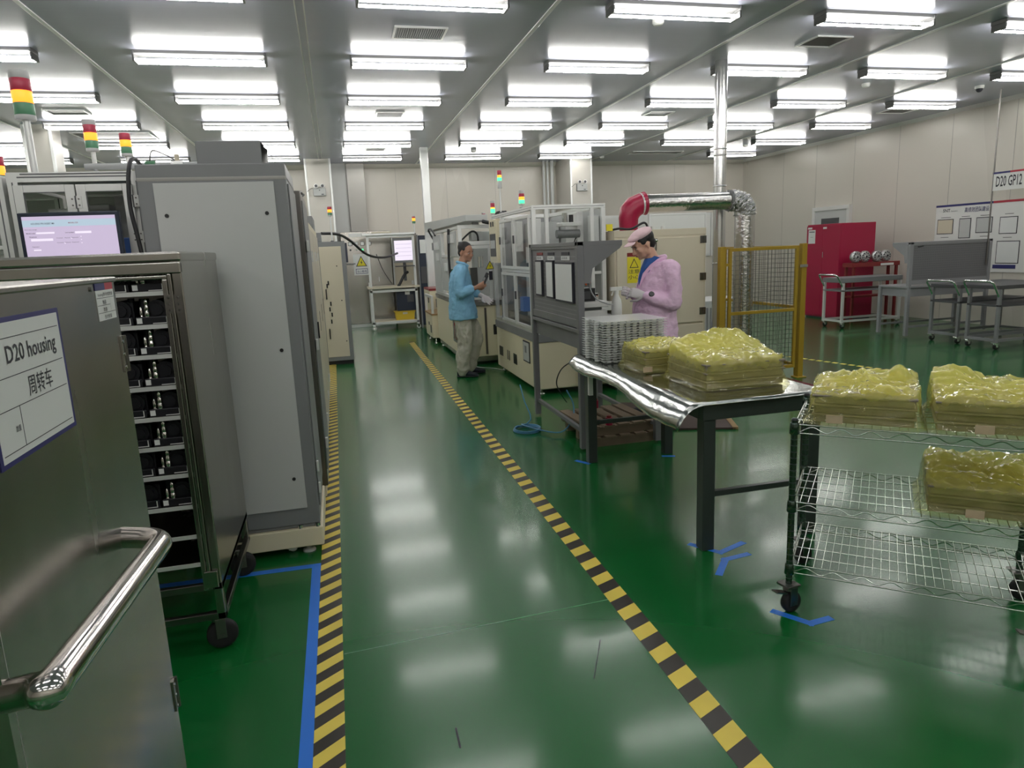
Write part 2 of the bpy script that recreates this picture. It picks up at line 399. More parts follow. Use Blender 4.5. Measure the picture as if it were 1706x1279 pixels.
# door in the right wall beside the red cabinet
d = MB().box(10.44, 10.5, 12.62, 13.62, 0, 2.12, 'greypanel').box(10.42, 10.5, 12.54, 12.62, 0, 2.2, 'alu').box(10.42, 10.5, 13.62, 13.70, 0, 2.2, 'alu').box(10.42, 10.5, 12.62, 13.62, 2.12, 2.2, 'alu').build('door_1', kind='structure')
MB().box(10.43, 10.44, 12.85, 13.4, .95, 1.95, 'darkgrey').build('door_window', d)
MB().box(10.36, 10.37, 12.72, 12.76, .95, 1.1, 'chrome').box(10.36, 10.44, 12.73, 12.75, 1.0, 1.02, 'chrome').build('door_handle', d)
# bright glazed strip in the back wall right of the large machine
w = MB().box(6.4, 9.6, 16.55, 16.6, 1.2, 2.3, 'trimw').build('window_1', kind='structure')
for i in range(3): MB().box(6.46+i*1.05, 7.44+i*1.05, 16.53, 16.55, 1.26, 2.24, 'white').build('pane', w)
for i in range(4): MB().box(6.40+i*1.05, 6.45+i*1.05, 16.51, 16.55, 1.2, 2.3, 'alu').build('mullion', w)

M['jointline'] = mat('joint_pale_green', (.12, .28, .16), .3)
# ---- floor tape
def tape_stripes(x0, x1, y0, y1, slant, pitch, skew=0.0, z=.0008):
    mb = MB()
    X = lambda y: skew*(y-y0)
    mb.add([(x0+X(y0), y0, z), (x1+X(y0), y0, z), (x1+X(y1), y1, z), (x0+X(y1), y1, z), (x0+X(y0), y0, 0.0001), (x1+X(y0), y0, .0001), (x1+X(y1), y1, .0001), (x0+X(y1), y1, .0001)],
           [(0, 1, 2, 3), (0, 4, 5, 1), (1, 5, 6, 2), (2, 6, 7, 3), (3, 7, 4, 0)], 'blacktape')
    y = y0 + .01
    while y + slant + pitch*.5 < y1:
        ya, yb = (y, y+slant) if slant > 0 else (y-slant, y)
        mb.add([(x0+X(ya), ya, z+.0004), (x1+X(yb), yb, z+.0004), (x1+X(yb), yb+pitch*.5, z+.0004), (x0+X(ya), ya+pitch*.5, z+.0004)], [(0, 1, 2, 3)], 'yellowtape')
        y += pitch
    return mb
tag(tape_stripes(-.205, -.103, 1.2, 10.9, .075, .132).build('hazard_tape'), 'yellow and black hazard tape along left edge of the aisle', 'floor tape')
tag(tape_stripes(1.055, 1.155, 1.2, 12.6, .045, .164, .0112).build('hazard_tape'), 'yellow and black hazard tape along right edge of the aisle', 'floor tape')
mb = MB()
for i in range(16):
    t = i/15; x = 5.75+.45*t; y = 8.35-1.65*t
    mb.obox((x, y, .001), (.26, -.965, 0), (.965, .26, 0), (0, 0, 1), .035, .03, .0006, 'yellowtape')
tag(mb.build('dashed_tape'), 'yellow dashed floor tape beyond the wire mesh gate', 'floor tape')
def strip(label, *pts, w=.045):
    mb = MB(); P = [Vector((*p, 0)) for p in pts]
    for i in range(len(P)-1):
        a, b = P[i], P[i+1]; d = (b-a).normalized(); n = Vector((-d.y, d.x, 0))*w/2; z = Vector((0, 0, .0009+.0004*i)); e = d*w/2
        q = [a-n-(e if i else Vector()), b-n+(e if i < len(P)-2 else Vector()), b+n+(e if i < len(P)-2 else Vector()), a+n-(e if i else Vector())]
        mb.add([p+z for p in q]+[Vector((p.x, p.y, 0.0001)) for p in q], [(0, 1, 2, 3), (0, 4, 5, 1), (1, 5, 6, 2), (2, 6, 7, 3), (3, 7, 4, 0)], 'bluetape')
    return tag(mb.build('blue_tape'), label, 'floor tape')
strip('blue floor tape corner beside the left hazard tape', (-.228, 1.2), (-.228, 3.53), (-1.3, 3.56))
strip('blue floor tape corner under front wheel of the wire rack', (1.70, 2.40), (1.79, 2.26), (1.90, 2.27), w=.035)
strip('blue floor tape L mark at near left leg of table', (1.70, 3.13), (1.80, 2.98), (1.98, 3.05), w=.035)
strip('short blue tape piece in front of the near table leg', (1.66, 2.76), (1.78, 2.90), (1.93, 2.92), w=.035)
strip('blue tape mark at far left leg of the table', (1.63, 4.74), (1.70, 4.62), w=.035)
strip('blue tape mark at far right leg of the table', (2.27, 4.60), (2.36, 4.56), w=.035)

# floor joint and old scuffs
MB().obox((.52, 2.68, .0004), (1, .06, 0), (0, 1, 0), (0, 0, 1), .62, .0022, .0003, 'jointline').build('trim_13', kind='structure')
tag(MB().obox((.86, 2.30, .0004), (.10, .20, 0), (-.2, .1, 0), (0, 0, 1), .13, .0016, .0003, 'ink').build('scuff_mark'), 'long dark diagonal scuff on the floor left of right hazard tape', 'scuff mark')
tag(MB().obox((.26, 2.02, .0004), (.02, 1, 0), (1, 0, 0), (0, 0, 1), .05, .003, .0003, 'ink').build('scuff_mark'), 'short dark scuff on the floor in the middle of aisle', 'scuff mark')
# ---- ceiling lights: twin tube battens in a grid
def light_fixture():
    t = thing('ceiling_light', 'x', 'ceiling light')
    MB().prism([(-.088, .0), (.088, .0), (.075, -.028), (-.075, -.028)], 'x', 0, 1.2, 'fixture').build('housing', t, bevel=.004)
    for y in (-.062, .062):
        MB().cyl((.012, y, -.085), (1.188, y, -.085), .011, 'tube', 10).build('tube', t)
    for x in (.0, 1.2):
        MB().box(x-.010, x+.010, -.080, .080, -.10, -.04, 'fixture').box(x-.010, x+.010, -.088, .088, -.04, 0, 'fixture').build('end_cap', t, bevel=.006)
    return t
XCOL = [-7.85, -5.80, -3.75, -1.69, .35, 2.46, 4.53, 6.58, 8.64]
YROW = [-3.2, -1.37, .46, 2.29, 4.12, 5.95, 7.80, 9.62, 11.45, 13.3, 15.1]
cn = ['far left edge line', 'second line from left wall', 'third line left of the aisle', 'line above the grey cabinet', 'line above the aisle', 'line above the glass machines', 'line above the spiral duct', 'line above the mesh gate', 'line nearest the right wall']
rn = ['', '', 'row just behind the camera', 'row overhead', 'nearest row at top edge', 'first full row from the front', 'second full row', 'third full row', 'third row from back wall', 'second row from back wall', 'row nearest the back wall']
proto = None
for j, y in enumerate(YROW):
    for i, x in enumerate(XCOL):
        if (i, j) in ((7, 10), (0, 10), (1, 0), (7, 0), (0, 0), (8, 0)): continue
        if j < 3 and i not in (2, 3, 4, 5, 6): continue
        lab = 'twin-tube ceiling light, %s, %s' % (rn[j] or ('rearmost row', 'row second from the rear')[j], cn[i])
        if proto is None: proto = light_fixture(); o = proto; o.location = (x, y, HC-.0)
        else: o = copy_tree(proto); o.location = (x, y, HC-.0)
        tag(o, lab, None, 'twin-tube ceiling lights')
# ================================================================ LEFT SIDE
def caster(mb_parent, x, y, z, r=.06, w=.035, yaw=0.0, tyre='rubber', fork='darksteel', brake=False):
    """caster fork with a wheel below it, as a part with a wheel sub-part"""
    c, s_ = math.cos(yaw), math.sin(yaw)
    def T(a, b, h): return (x + a*c - b*s_, y + a*s_ + b*c, h)
    f = MB()
    f.obox(T(0, 0, z-.006), (c, s_, 0), (-s_, c, 0), (0, 0, 1), .035, .035, .005, fork)
    f.cyl(T(0, 0, z-.03), T(0, 0, z-.008), .024, fork)
    for sd in (-1, 1):
        f.obox(T(.012, sd*(w/2+.006), z-.03-(z-.03-r)*.5), (c, s_, 0), (-s_, c, 0), (0, 0, 1), .02, .0025, (z-.03-r)*.5+.012, fork)
    f.cyl(T(.015, -w/2-.01, r), T(.015, w/2+.01, r), .007, fork)
    if brake: f.obox(T(-.05, 0, z-.03), (c, s_, -.3), (-s_, c, 0), (.3, 0, 1), .03, .018, .004, fork)
    fo = f.build('caster', mb_parent, bevel=.002)
    wmb = MB(); ax = Vector((-s_, c, 0))
    wmb.lathe([(r*.55, -w/2), (r*.92, -w/2), (r, -w*.28), (r, w*.28), (r*.92, w/2), (r*.55, w/2)], T(.015, 0, r), tyre, 22, ax)
    wmb.lathe([(r*.1, -w*.52), (r*.52, -w*.4), (r*.52, w*.4), (r*.1, w*.52)], T(.015, 0, r), 'greycable', 16, ax)
    wmb.build('wheel', fo)
    return fo

# ---- near closed trolley with big push handle
t = thing('stainless_trolley', 'closed brushed stainless trolley with push handle and paper sign, nearest the camera', 'trolley', (-.9, 1.4, 0))
def L(x, y, z): return (x+.9, y-1.4, z)
x0, x1, y0, y1 = -.4, .4, -.383, .4
MB().box(x0, x1, y0, y1, .2, 1.555, 'steel').build('body', t, bevel=.004)
MB().box(x0-.004, x1+.004, y0-.004, y1+.004, 1.545, 1.557, 'steel').build('top_rim', t, bevel=.003)
MB().box(x1-.03, x1+.002, y0-.002, y0+.018, .2, 1.54, 'steel').box(x1-.0005, x1+.0012, y0+.0195, y0+.0215, .2, 1.54, 'seam').build('corner_post', t)
MB().tube([L(-.503, 1.03, .99), L(-.435, .985, 1.02), L(-.41, .93, 1.04), L(-.41, 1.56, .995), L(-.503, 1.60, .995)], .0235, 'polish', 18, fillet=.07).build('push_handle', t)
h = t.children[-1] if t.children else None
sg = MB().box(x1+.0004, x1+.0022, L(0,1.125,0)[1], L(0,1.432,0)[1], 1.29, 1.511, 'navy').build('paper_sign', t)
MB().box(x1+.0022, x1+.0027, L(0,1.135,0)[1], L(0,1.422,0)[1], 1.298, 1.503, 'paper').build('paper_sheet', sg)
X = x1+.0031
ln = MB()
for z in (1.479, 1.420, 1.372, 1.308): ln.box(X-.0004, X, L(0,1.14,0)[1], L(0,1.415,0)[1], z, z+.0012, 'ink')
ln.box(X-.0004, X, L(0,1.215,0)[1], L(0,1.2162,0)[1], 1.308, 1.372, 'ink'); ln.build('table_lines', sg)
lettering('lettering', 'D20 housing', sg, (X-.0006, L(0,1.200,0)[1], 1.432), (0,1,0), (0,0,1), .195, .036, 'ink')
lettering('lettering', '周转车', sg, (X-.0006, L(0,1.258,0)[1], 1.379), (0,1,0), (0,0,1), .098, .034, 'ink')
lettering('lettering', '数量', sg, (X-.0006, L(0,1.19,0)[1], 1.335), (0,1,0), (0,0,1), .018, .010, 'ink')
st = MB().box(x1+.0004, x1+.0018, L(0,1.655,0)[1], L(0,1.775,0)[1], 1.465, 1.53, 'paper').build('sticker', t)
MB().box(x1+.0004, x1+.0018, L(0,1.655,0)[1], L(0,1.72,0)[1], 1.5305, 1.546, 'navy').box(x1+.0004, x1+.0018, L(0,1.72,0)[1], L(0,1.775,0)[1], 1.5305, 1.546, 'crimson').build('sticker_header', st)
ln = MB()
for z in (1.513, 1.497, 1.481): ln.box(x1+.0018, x1+.0021, L(0,1.657,0)[1], L(0,1.773,0)[1], z, z+.001, 'ink')
ln.build('table_lines', st)
for z, s_, a, w in ((1.516, 'housing零件放置数量', 1.665, .1), (1.500, '数量', 1.69, .025), (1.484, '数量', 1.69, .025), (1.468, '合计数量', 1.69, .05)):
    lettering('lettering', s_, st, (x1+.0016, L(0,a,0)[1], z), (0,1,0), (0,0,1), w, .009, 'ink')
MB().box(x1+.0018, x1+.0024, L(0,1.742,0)[1], L(0,1.772,0)[1], 1.485, 1.512, 'paper').build('small_label', st)
MB().cyl((x1, L(0,1.63,0)[1], 1.535), (x1+.003, L(0,1.63,0)[1], 1.535), .005, 'darksteel').build('rivet', t)
for z in (1.335, .44):
    hg = MB().box(x1+.0003, x1+.004, .374, .397, z, z+.085, 'steel')
    hg.cyl((x1+.004, .398, z), (x1+.004, .398, z+.085), .0045, 'darksteel')
    for k in range(3): hg.cyl((x1+.003, .385, z+.012+k*.03), (x1+.0055, .385, z+.012+k*.03), .004, 'chrome', 8)
    hg.build('hinge', t)
for x in (-.34, .34):
    for y in (-.32, .34): caster(t, x, y, .2, .07, brake=False)

# ---- open shelf trolley behind it
CX, CY = -.975, 3.21
t = thing('shelf_trolley', 'tall open stainless shelf trolley filled with black motor housings', 'trolley', (CX, CY, 0))
def L(x, y, z): return (x-CX, y-CY, z)
xa, xb, ya, yb = -1.40-CX, -.55-CX, 2.8-CY, 3.62-CY
MB().box(xb-.006, xb, ya+.03, yb-.03, .29, 1.60, 'steel').build('side_panel', t)
MB().box(xa, xa+.006, ya+.03, yb-.03, .29, 1.60, 'steel').build('side_panel', t)
for x in (xa, xb-.035):
    for y in (ya, yb-.035): MB().box(x, x+.035, y, y+.035, .155, 1.60, 'steel').build('corner_post', t, bevel=.005)
MB().box(-1.02-CX, -.985-CX, ya, ya+.03, .29, 1.58, 'steel').build('middle_post', t, bevel=.005)
MB().box(xa-.004, xb+.004, ya-.004, yb+.004, 1.588, 1.625, 'steel').build('top_panel', t, bevel=.008)
r_ = MB()
r_.box(xa, xb, ya-.008, ya+.022, 1.545, 1.5875, 'steel')
r_.box(xa+.03, xb-.05, ya+.001, ya+.025, 1.525, 1.542, 'steel')
r_.build('door_rail', t, bevel=.005)
b_ = MB()
for z in (.155, .285):
    b_.box(xa, xb, ya, ya+.025, z, z+.03, 'darksteel'); b_.box(xa, xb, yb-.025, yb, z, z+.03, 'darksteel')
    b_.box(xa, xa+.025, ya, yb, z, z+.03, 'darksteel'); b_.box(xb-.025, xb, ya, yb, z, z+.03, 'darksteel')
b_.build('base_frame', t, bevel=.003)
MB().box(xb-.05, xb-.036, ya-.006, ya+.02, .29, 1.545, 'steel').box(xb-.07, xb-.052, ya-.004, ya+.02, .29, 1.525, 'steel').build('door_frame', t, bevel=.003)
for z in (1.40,):
    hg = MB()
    for x in (xb-.066, xb-.034):
        hg.box(x, x+.026, ya-.010, ya-.006, z, z+.07, 'steel')
        for k in range(3): hg.cyl((x+.013, ya-.010, z+.012+k*.023), (x+.013, ya-.013, z+.012+k*.023), .004, 'darksteel', 8)
    hg.build('hinge', t)
hg = MB().box(xb-.06, xb-.01, ya-.012, ya-.006, .30, .37, 'steel').build('latch', t, bevel=.003)
SZ = [1.482, 1.36, 1.247, 1.127, 1.008, .892, .776, .646, .521, .402]
for k, z in enumerate(SZ):
    MB().box(xa+.04, -1.02-CX, ya+.015, yb-.02, z-.006, z, 'steel').box(xa+.04, -1.02-CX, ya+.012, ya+.016, z-.014, z+.002, 'alu').build('shelf', t)
    MB().box(-.985-CX, xb-.045, ya+.015, yb-.02, z-.006, z, 'steel').box(-.985-CX, xb-.045, ya+.012, ya+.016, z-.014, z+.002, 'alu').build('shelf', t)
MB().box(xa+.006, xb-.006, yb-.02, yb-.014, .29, 1.5, 'darksteel').build('back_panel', t)
for x in (xa+.05, xb-.05):
    for y in (ya+.06, yb-.08): caster(t, x, y, .155, .062, yaw=.15)

def motor_housing():
    t = thing('motor_housing', 'x', 'motor part')
    m = MB()
    m.box(-.058, .058, -.0, .012, .0, .03, 'castdark'); m.box(-.055, .055, .01, .15, .0, .012, 'castdark')
    m.cyl((.015, .02, .055), (.015, .15, .055), .036, 'castdark', 18); m.cyl((.015, .012, .055), (.015, .02, .055), .022, 'castdark', 14)
    m.box(-.05, -.012, .05, .12, .012, .075, 'castdark'); m.box(.03, .055, .04, .14, .012, .085, 'castdark')
    m.cyl((-.035, .06, .07), (-.035, .06, .095), .018, 'castdark'); m.cyl((.04, .08, .085), (.04, .08, .098), .012, 'castdark')
    m.build('body', t, bevel=.003)
    v = MB()
    v.lathe([(.004, .012), (.011, .016), (.011, .028), (.008, .03), (.0105, .033), (.0105, .05), (.0075, .052), (.009, .055), (.009, .07), (.006, .074), (.008, .078), (.008, .088), (.004, .098), (.001, .099)], (-.018, .012, 0), 'polish', 12)
    v.lathe([(.004, .012), (.008, .016), (.008, .03), (.005, .034), (.007, .04), (.006, .062), (.002, .068)], (-.040, .02, 0), 'polish', 10)
    v.build('valve_stem', t)
    MB().box(-.054, -.036, -.002, .0, .006, .026, 'paper').build('white_tag', t)
    MB().box(.0, .05, -.003, .0, .003, .006, 'alu').box(.047, .05, -.003, .0, .003, .028, 'alu').build('bracket', t)
    return t
mh = None
col = {0: 'left', 1: 'second', 2: 'third', 3: 'right'}
row = ['top', 'second', 'third', 'fourth', 'fifth', 'sixth', 'seventh', 'eighth']
for k in range(8):
    for i, x in enumerate((-.925, -.80, -.675)):
        lab = 'black motor housing with silver valve, %s shelf from the top, %s on the shelf' % (row[k], ('leftmost', 'middle', 'rightmost')[i])
        if mh is None: mh = motor_housing(); o = mh
        else: o = copy_tree(mh)
        o.location = (x, 2.83, SZ[k]+.0005); tag(o, lab, None, 'motor housings on the shelf trolley')
for i, x in enumerate((-1.29, -1.15)):
    o = dup(mh, (x, 2.83, SZ[0]+.0005), None, 'black motor housing in the left bay of trolley, %s one' % ('left', 'right')[i])
# rear row just seen between them on the top shelf
for i, x in enumerate((-.925, -.80, -.675)):
    dup(mh, (x, 3.1, SZ[0]+.0005), None, 'black motor housing behind the front row on top shelf, %s' % ('left', 'middle', 'right')[i])

# ---- tall light grey equipment cabinet
t = thing('equipment_cabinet', 'tall grey control cabinet with light grey door panel on a cream base', 'cabinet', (-.53, 4.05, 0))
def L(x, y, z): return (x+.53, y-4.05, z)
MB().box(*[c for c in (-.87+.53, -.195+.53, -.35, .35, .17, 2.045)], 'greyframe').box(-.87+.53, -.195+.53, -.352, .35, 1.965, 1.985, 'seam').build('body', t, bevel=.006)
pn = MB().box(-.80+.53, -.255+.53, -.358, -.348, .265, 1.957, 'greypanel').build('door_panel', t, bevel=.002)
for x, z in ((-.755, 1.806), (-.30, 1.806), (-.30, 1.123), (-.307, .433), (-.755, .433)):
    MB().cyl((x+.53, -.358, z), (x+.53, -.362, z), .0095, 'black', 12).build('screw_cap', pn)
MB().box(-.87+.53, -.185+.53, -.36, .35, .045, .15, 'cream').box(-.85+.53, -.21+.53, -.34, .34, .15, .17, 'greyframe').build('base', t, bevel=.006)
for x in (-.30, -.21):
    MB().cyl((x+.53, -.33, .13), (x+.53, -.33, .20), .012, 'darksteel', 8).cyl((x+.53, -.345, .15), (x+.53, -.345, .168), .014, 'chrome', 6).build('levelling_bolt', t)
for x in (-.27, -.80): MB().lathe([(.035, 0), (.035, .008), (.018, .016), (.014, .016), (.014, .05)], (x+.53, -.30, 0), 'greypanel', 16).build('levelling_foot', t)
for x in (-.37, -.7): caster(t, x+.53, -.28, .05, .024, .03, tyre='white', fork='white')
hd = MB().prism([(-.31, 2.045), (-.31, 2.155), (.10, 2.165), (.10, 2.045)], 'x', -.60+.53, -.30+.53, 'greyframe')
hd.add([(-.30+.53, -.31, 2.156), (-.30+.53, .1, 2.166), (-.235+.53, .1, 2.05), (-.235+.53, -.31, 2.05)], [(0, 1, 2, 3), (3, 2, 1, 0)], 'steel').build('vent_hood', t, bevel=.004)
MB().box(-.195+.53, -.187+.53, -.30, .30, .25, 1.95, 'greyframe').build('side_door', t, bevel=.003)
for z in (.33, .45): MB().box(-.187+.53, -.176+.53, -.335, -.315, z, z+.06, 'alu').build('hinge', t, bevel=.002)

# ---- aluminium profile test cabinets at far left
def alu_cabinet(cx, cy, w, d, h, label, doors=True):
    t = thing('test_cabinet', label, 'machine cabinet', (cx, cy, 0))
    f = MB(); p = .045
    for x in (-w/2, w/2-p):
        for y in (-d/2, d/2-p):
            f.box(x, x+p, y, y+p, .0, h, 'alu'); f.box(x+p/2-.003, x+p/2+.003, y-.001, y, .1, h-p, 'alud')
    for z in (.75, h-p):
        f.box(-w/2+p, w/2-p, -d/2, -d/2+p, z, z+p, 'alu'); f.box(-w/2+p, w/2-p, d/2-p, d/2, z, z+p, 'alu')
        f.box(-w/2, -w/2+p, -d/2+p, d/2-p, z, z+p, 'alu'); f.box(w/2-p, w/2, -d/2+p, d/2-p, z, z+p, 'alu')
        f.box(-w/2+p, w/2-p, -d/2-.001, -d/2, z+p/2-.003, z+p/2+.003, 'alud')
    f.box(-w/2+.06, w/2-.05, -d/2-.002, -d/2+.01, h-.012, h-.006, 'alud')
    f.build('frame', t, bevel=.002)
    MB().box(-w/2+.01, w/2-.01, -d/2+.01, d/2-.01, .05, .75, 'cream').build('lower_cabinet', t, bevel=.004)
    MB().box(-w/2+.005, w/2-.005, d/2-.02, d/2-.01, .8, h-.05, 'greypanel').box(-w/2+.05, w/2-.05, -d/2+.05, d/2-.05, h-.04, h-.02, 'alu').build('back_panel', t)
    if doors:
        for s_, (a, b) in enumerate(((-w/2+.028, -.003), (.003, w/2-.042))):
            dm = MB(); q = .042
            dm.box(a, a+q, -d/2-.02, -d/2-.002, .8, h-.06, 'alu').box(b-q, b, -d/2-.02, -d/2-.002, .8, h-.06, 'alu')
            dm.box(a+q, b-q, -d/2-.02, -d/2-.002, h-.06-q*.8, h-.06, 'alu').box(a+q, b-q, -d/2-.02, -d/2-.002, .8, .84, 'alu')
            dd = dm.build('door', t, bevel=.002)
            MB().box(a+q, b-q, -d/2-.012, -d/2-.008, .84, h-.06-q*.8, 'glass').build('door_glass', dd)
            MB().box(a+q-.002, a+q+.001, -d/2-.021, -d/2-.019, .84, h-.095, 'alud').box(a+q, b-q, -d/2-.021, -d/2-.019, h-.096, h-.093, 'alud').build('glass_gasket', dd)
            for z in (h-.17, h-.34):
                x = b if s_ else b-.0
                hg = MB().box(x-.025, x-.003, -d/2-.024, -d/2-.02, z, z+.055, 'alu').box(x+.003, x+.025, -d/2-.024, -d/2-.02, z, z+.055, 'alu').cyl((x, -d/2-.022, z-.002), (x, -d/2-.022, z+.057), .0045, 'alud', 8)
                for zz in (.013, .042):
                    for xx in (-.014, .014): hg.cyl((x+xx, -d/2-.024, z+zz), (x+xx, -d/2-.027, z+zz), .004, 'darksteel', 8)
                hg.build('hinge', dd)
    return t
tc = alu_cabinet(-1.163, 4.22, .575, .8, 2.03, 'aluminium framed test cabinet with glass doors behind the monitor')
MB().box(.09, .2, -.30, -.1, 1.2, 1.72, 'screenblue').box(-.05, .05, -.1, .2, .8, 1.9, 'greypanel').box(-.22, -.1, -.15, .1, .8, 1.88, 'alu').box(.05, .2, .0, .3, .8, 1.95, 'white').build('inner_fixture', tc, bevel=.004)
t2 = alu_cabinet(-1.78, 4.25, .60, .8, 2.02, 'aluminium framed machine cut off by the left edge', False)
MB().cyl((.2, -.3, 1.78), (.29, -.3, 1.78), .045, 'greypanel', 18).box(.1, .28, -.39, -.2, 1.68, 1.70, 'alu').box(.16, .26, -.385, -.37, 1.2, 1.6, 'darkgrey').box(.12, .28, -.3, -.1, 1.62, 1.66, 'alu').build('drive_unit', t2, bevel=.003)
alu_cabinet(-1.52, 5.45, .95, .9, 2.08, 'aluminium machine frame behind the glass door cabinet', False)
alu_cabinet(-1.30, 6.75, .85, .9, 2.12, 'aluminium machine frame third in the left row', False)

# ---- monitor on its arm, standing over the trolley top
t = thing('monitor', 'wide lit monitor with dark bezel above the shelf trolley', 'monitor', (-1.163, 3.70, 1.40))
bz = MB().box(-.218, .204, -.02, .012, .0, .436, 'bezel').build('housing', t, bevel=.006)
MB().box(-.020, .02, .012, .06, .15, .25, 'darkgrey').box(-.015, .015, .05, .085, .16, .2, 'darkgrey').build('arm', t, bevel=.003)
sc = MB().box(-.200, .186, -.0215, -.0205, .02, .418, 'screen').build('screen', t)
MB().box(-.200, .186, -.0222, -.0217, .372, .402, 'screenhead').build('header_bar', sc)
f_ = MB()
for x, z, w, h in ((-.15, .340, .075, .008), (.01, .338, .068, .010), (-.175, .308, .09, .011), (.03, .308, .004, .004), (.03, .322, .004, .004), (.03, .293, .004, .004), (-.01, .315, .004, .004), (-.04, .293, .004, .004), (-.17, .265, .03, .006)):
    MB().box(x, x+w, -.0224, -.0219, z, z+h, 'screenwhite').build('input_field', sc)
lettering('lettering', 'HOUSING PIN INSERT M4', sc, (-.165, -.0217, .382), (1,0,0), (0,0,1), .095, .008, 'ink')
lettering('lettering', 'MODEL D20', sc, (-.012, -.0217, .384), (1,0,0), (0,0,1), .04, .006, 'crimson')
for i, (x, z, w) in enumerate(((-.195, .357, .05), (-.19, .341, .035), (-.03, .341, .036), (-.18, .325, .03), (-.07, .317, .09), (-.07, .296, .09), (-.175, .28, .03))):
    lettering('lettering', ('Work data settings', 'Model code', 'Lot number', 'Status', 'Counter   Passed   Rejected', 'Counter   Passed   Rejected', 'Operator')[i], sc, (x, -.0217, z), (1,0,0), (0,0,1), w, .005, 'ink')

# ---- signal towers
def tower(loc, hp, r, seg, label, group, lit, base=None):
    """pole height hp, then lens stack of (material, height) from the bottom up"""
    t = thing('signal_tower', label, 'signal light', loc, group=group)
    MB().cyl((0, 0, 0), (0, 0, hp), r*.36, 'trimw', 12).cyl((0, 0, 0), (0, 0, .03), r*.8, 'alud', 14).build('pole', t)
    z = hp
    for m, h in seg:
        nm = {'redlamp': 'red_lens', 'orange': 'amber_lens', 'orangelit2': 'amber_lens', 'green': 'green_lens', 'greenlit': 'green_lens'}.get(m, 'lamp_cap')
        MB().lathe([(r*.96, 0), (r, .003), (r, h-.003), (r*.96, h)], (0, 0, z), m, 20).build(nm, t)
        z += h
    return t
def seg(r, lit='orange', kinds=('green', 'orange', 'redlamp')):
    return [('lensclear', r*.5)] + [(k, r*1.25) for k in kinds] + [('lensclear', r*.8)]
tower((-1.44, 4.15, 2.02), .30, .046, seg(.046), 'tall signal tower with lit amber lens, nearest on left', 'signal towers on the left machines', 1)
tower((-1.55, 5.55, 2.08), .285, .041, seg(.041), 'signal tower with lit amber lens, middle of left three', 'signal towers on the left machines', 1)
tower((-1.53, 6.35, 2.12), .32, .041, seg(.041)[:-1], 'signal tower with lit amber lens beside the black cable', 'signal towers on the left machines', 1)
tower((-1.79, 4.62, 2.02), .02, .04, seg(.04)[:-1], 'short signal tower cut off by the left edge', 'signal towers on the left machines', 1)
tag(MB().tube(curve_pts([(-.90, 4.05, 2.05), (-.90, 3.85, 2.09), (-.905, 3.74, 2.02), (-.915, 3.72, 1.86), (-.90, 3.72, 1.70), (-.885, 3.73, 1.50)]), .010, 'cable', 8).build('power_cable'), 'thick black cable hanging between glass cabinet and grey cabinet', 'cable')
pp = MB().cyl((-1.25, 4.3, 2.11), (-.62, 4.3, 2.115), .018, 'greycable', 10).cyl((-.95, 4.3, 2.11), (-.90, 4.3, 2.112), .027, 'greenplate', 10).cyl((-.82, 4.3, 2.11), (-.76, 4.3, 2.112), .028, 'alu', 10).cyl((-.79, 4.3, 2.11), (-.79, 4.3, 2.17), .012, 'tan', 8)
pp.cyl((-1.2, 4.3, 2.03), (-1.2, 4.3, 2.11), .012, 'greycable', 8); pp.tube(curve_pts([(-.93, 4.3, 2.13), (-.91, 4.3, 2.19), (-.85, 4.3, 2.17), (-.8, 4.3, 2.14)]), .003, 'cable', 5)
pp.cyl((-.68, 4.3, 2.046), (-.68, 4.3, 2.11), .012, 'greycable', 8)
tag(pp.build('air_pipe'), 'horizontal air pipe with fittings over the left cabinets', 'pipe')
pp = MB().tube(curve_pts([(-1.35, 4.25, 2.04), (-1.3, 4.2, 2.065), (-1.25, 4.24, 2.04), (-1.22, 4.2, 2.06), (-1.18, 4.2, 2.045)]), .008, 'cable', 6)
tag(pp.build('cable_coil'), 'small loop of black cable on top of glass cabinet', 'cable')

# ---- machines in row along the left of the aisle
t = thing('machine_cabinet', 'dark grey cabinet right behind the tall grey cabinet', 'cabinet', (-.5, 4.95, 0))
MB().box(-.35, .335, -.42, .42, .1, 1.985, 'darksteel').box(-.33, .32, -.40, .40, .02, .1, 'cream').build('body', t, bevel=.006)
MB().box(.335, .342, -.38, .38, .2, 1.93, 'greyframe').build('door', t, bevel=.003)
for z in (.35, 1.0, 1.62): MB().box(.342, .358, -.40, -.37, z, z+.07, 'alu').build('hinge', t, bevel=.002)
MB().box(.342, .352, .28, .31, 1.0, 1.12, 'black').build('door_handle', t, bevel=.003)
MB().tube(curve_pts([(.30, -.3, 1.98), (.33, -.1, 2.0), (.30, .1, 1.98), (.33, .3, 2.02)]), .01, 'cable', 6).build('cable', t)
t = thing('cream_machine', 'long cream cabinet with recessed handles along left side of the aisle', 'machine cabinet', (-.5, 6.9, 0))
MB().box(-.35, .33, -1.45, 1.45, .12, 1.86, 'cream').build('body', t, bevel=.008)
MB().box(-.34, .315, -1.43, 1.43, .06, .12, 'darksteel').build('plinth', t)
for a, b in ((-1.42, -.5), (-.48, .45), (.47, 1.42)):
    dd = MB().box(.33, .337, a, b, .2, 1.80, 'tan').build('door', t, bevel=.003)
    MB().box(.337, .339, b-.12, b-.08, .95, 1.12, 'black').build('recessed_handle', dd)
    for z in (.3, 1.55): MB().box(.337, .352, a, a+.03, z, z+.08, 'alu').build('hinge', dd)
for y in (-1.3, 0, 1.3): MB().lathe([(.035, 0), (.035, .01), (.012, .018), (.012, .07)], (.29, y, 0), 'chrome', 14).build('levelling_foot', t)
